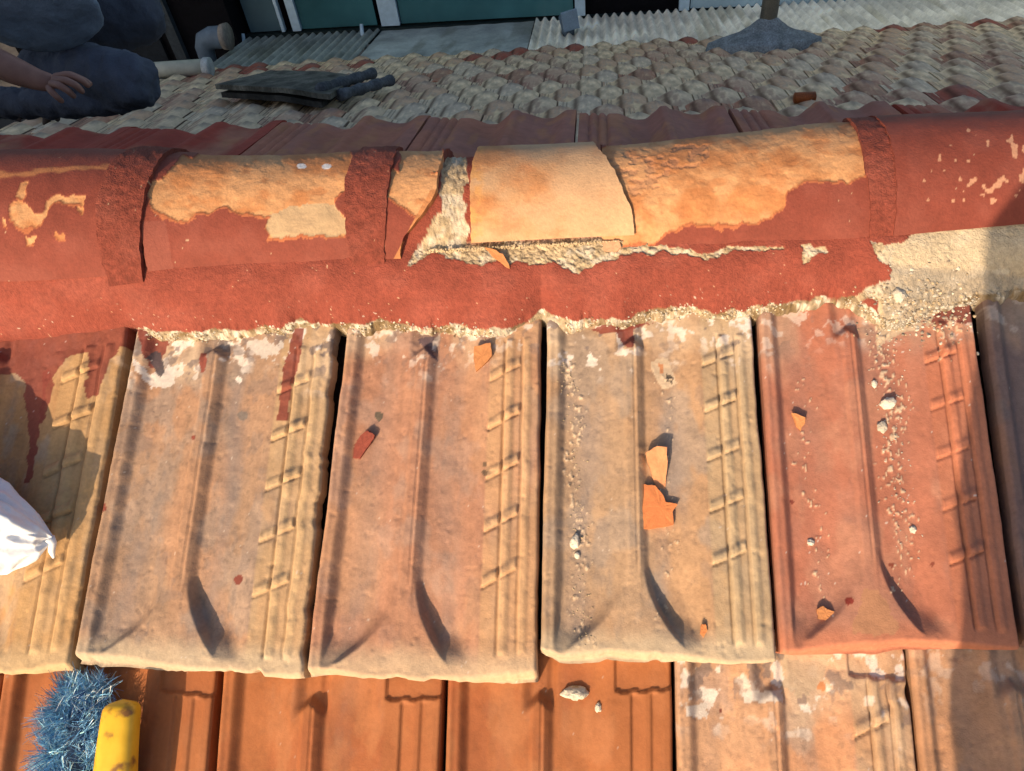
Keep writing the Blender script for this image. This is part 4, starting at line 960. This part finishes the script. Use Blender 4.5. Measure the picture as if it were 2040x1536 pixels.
for i in range(15000):
    tf = tuft[i % 420]; q = min(1, max(0, tf[6]+rb.gauss(0, .012))); yy = 1372 + q*330; cx = 172-12*q; hw = 42+26*min(1, q*3)
    rx = cx + hw*tf[7] + rb.gauss(0, 3); a_ = up(rx, yy, rb.uniform(.012, .030))
    base_c = up(cx, yy, .0)
    out = (a_-base_c); ox = np.dot(out, EX)
    d = nz(EX*(ox*14 - .25+tf[0]+rb.gauss(0, .26)) + U1*(tf[1]+rb.gauss(0, .26)+(.9 if q < .08 else 0)) + N1*(tf[2]+rb.uniform(-.1, .15)))
    ln = rb.uniform(.012, .030); d2 = nz(d + EX*(tf[3]+rb.gauss(0, .2))+U1*(tf[4]+rb.gauss(0, .2))+N1*(tf[5]+rb.gauss(0, .2))); wv = nz(np.cross(d, (rb.random(), rb.random(), rb.random())))*rb.uniform(.0002, .00042)
    p0_, p1_, p2_ = a_, a_+d*ln*.55, a_+d*ln*.55+d2*ln*.5
    n = len(V); V += [p0_-wv, p0_+wv, p1_+wv, p1_-wv, p2_+wv*.6, p2_-wv*.6]; Q += [(n, n+1, n+2, n+3), (n+3, n+2, n+4, n+5)]
    cc = np.array(rb.choice(blues))*rb.uniform(1., 1.5)*tf[8]; Cc += [cc]*6
mk('bristles', np.array(V), np.array(Q), np.clip(np.array(Cc), 0, .8), BRM, parent=br, smooth=False)
pA, pB = up(175, 1400, .022), up(160, 1690, .022); s_, f_ = tube([pA+(pB-pA)*q for q in np.linspace(0, 1, 12)], [.006]+[.017]*10+[.006], 20)
mk('brush_core', s_, f_, mat=nodemat('dark_blue_core', colr=(.012, .03, .07), rough=.9), parent=br)

# ================================================================== WHITE CLOTH
CL = nodemat('white_cotton', colr=(.74, .76, .80), rough=.9, grain=.03, mott=.04, bump=.2, bscale=500, bdist=.001)
Lx = np.linspace(0, 1, 130); An = np.linspace(0, 2*math.pi, 150, endpoint=False); LL, AA = np.meshgrid(Lx, An)
cxp = -330 + LL*432; cyp = 1010 + 62*LL**2 + 10*np.sin(LL*3)
halfw = np.interp(LL, [0, .3, .62, .8, .93, .97, 1.], [130, 112, 92, 74, 40, 20, 3])
V = np.zeros(LL.shape+(3,))
fold = .25*np.sin(AA*4+LL*9)+.20*np.abs(np.sin(AA*5.5-LL*8+1))+.1*np.sin(AA*13+LL*22)+.10*(fbm(AA*2.2, LL*9, 5, 4)-.5)*4
base_h = .075
for i in range(LL.shape[0]):
    for j in range(LL.shape[1]):
        hw = halfw[i, j]; rr_ = 1+fold[i, j]*.5
        y_ = cyp[i, j]-hw*math.sin(AA[i, j])*rr_; V[i, j] = up(cxp[i, j]+6*math.sin(AA[i, j]*4), y_, base_h+hw*.00026*math.cos(AA[i, j])*rr_*1.6 - .02*LL[i, j])
nyy, nxx = LL.shape
Q = []
for i in range(nyy):
    i2 = (i+1) % nyy
    for j in range(nxx-1): Q.append((i*nxx+j, i*nxx+j+1, i2*nxx+j+1, i2*nxx+j))
cl = mk('cloth_bag', V.reshape(-1, 3), np.array(Q), mat=CL); tag(cl, 'crumpled white cloth bag entering from the left border', 'cloth bag')
tipA = up(98, 1072, .058); s_, f_ = tube([tipA, up(104, 1082, .054), up(103, 1098, .050), up(107, 1112, .048)], [.0055, .0045, .0035, .0012], 12)
mk('knot', s_, f_, mat=CL, parent=cl)

# ================================================================== PHOTOGRAPHER (behind the camera, casts the corner shadow)
def sp(x, y, h, t):
    p = up(x, y, h); return p + SUN*t
ph = empty('person'); tag(ph, 'photographer crouching behind the camera, outside the picture, whose shadow falls at the right', 'person')
DARK = nodemat('dark_clothes', colr=(.05, .05, .06), rough=.9)
# body as one loft, its outline shaped to cast the shadow edge
EDGE = [(2075, 300, 1.42, .02, .02), (2050, 335, 1.38, .09, .09), (2018, 375, 1.34, .11, .11), (1985, 420, 1.30, .10, .10), (1964, 460, 1.25, .09, .08), (1961, 530, 1.20, .16, .10), (1959, 600, 1.14, .22, .12), (1943, 720, 1.04, .25, .14),
        (1922, 870, .95, .26, .15), (1899, 1010, .86, .26, .15), (1903, 1050, .83, .26, .15), (1916, 1120, .80, .26, .15), (1917, 1230, .76, .26, .15), (1893, 1340, .71, .25, .14), (1890, 1430, .67, .25, .14), (1905, 1560, .62, .25, .14), (1935, 1800, .56, .24, .13), (1960, 2100, .50, .22, .12)]
Wd = EX - SUN*np.dot(EX, SUN); Wd = Wd/np.linalg.norm(Wd); rings = []
for (x, y, t_, hw, th_) in EDGE:
    e_ = (hit(x, y) if y < 1500 else up(x, y, .02)) + SUN*t_; cc = e_ + Wd*hw
    rings.append([cc + Wd*hw*math.cos(a)*(1+.03*math.sin(3*a)*(math.cos(a) > -.6)) + SUN*th_*math.sin(a) for a in np.linspace(0, 2*math.pi, 40, endpoint=False)])
nr_ = len(rings); V = [p for r_ in rings for p in r_]
Fs = [(i*40+k, i*40+(k+1) % 40, (i+1)*40+(k+1) % 40, (i+1)*40+k) for i in range(nr_-1) for k in range(40)] + [tuple(range(40)), tuple(range(nr_*40-1, (nr_-1)*40-1, -1))]
mk('body', V, Fs, mat=DARK, parent=ph)

# ================================================================== SUN BLOCKER added unseen left of the frame to shade person and shed
ch = empty('brick_blocker'); tag(ch, 'brick chimney added outside the picture to the left, to shade the person and the shed', 'blocker')
BRK = bpy.data.materials.new('brickwork'); BRK.use_nodes = True
t_ = BRK.node_tree; b_ = t_.nodes['Principled BSDF']; k_ = t_.nodes.new('ShaderNodeTexBrick'); tc_ = t_.nodes.new('ShaderNodeTexCoord'); mp_ = t_.nodes.new('ShaderNodeMapping')
mp_.inputs['Rotation'].default_value = (R(90), 0, 0); t_.links.new(tc_.outputs['Object'], mp_.inputs[0]); t_.links.new(mp_.outputs[0], k_.inputs[0])
k_.inputs['Color1'].default_value = (.32, .11, .06, 1); k_.inputs['Color2'].default_value = (.24, .08, .05, 1); k_.inputs['Mortar'].default_value = (.4, .37, .32, 1); k_.inputs['Scale'].default_value = 4
t_.links.new(k_.outputs[0], b_.inputs['Base Color'])
bx('shaft', -3.3, -1.42, .62, 1.15, 1.6, 3.5, BRK, ch); bx('coping', -3.36, -1.36, .56, 1.21, 3.5, 3.58, WALLM, ch)
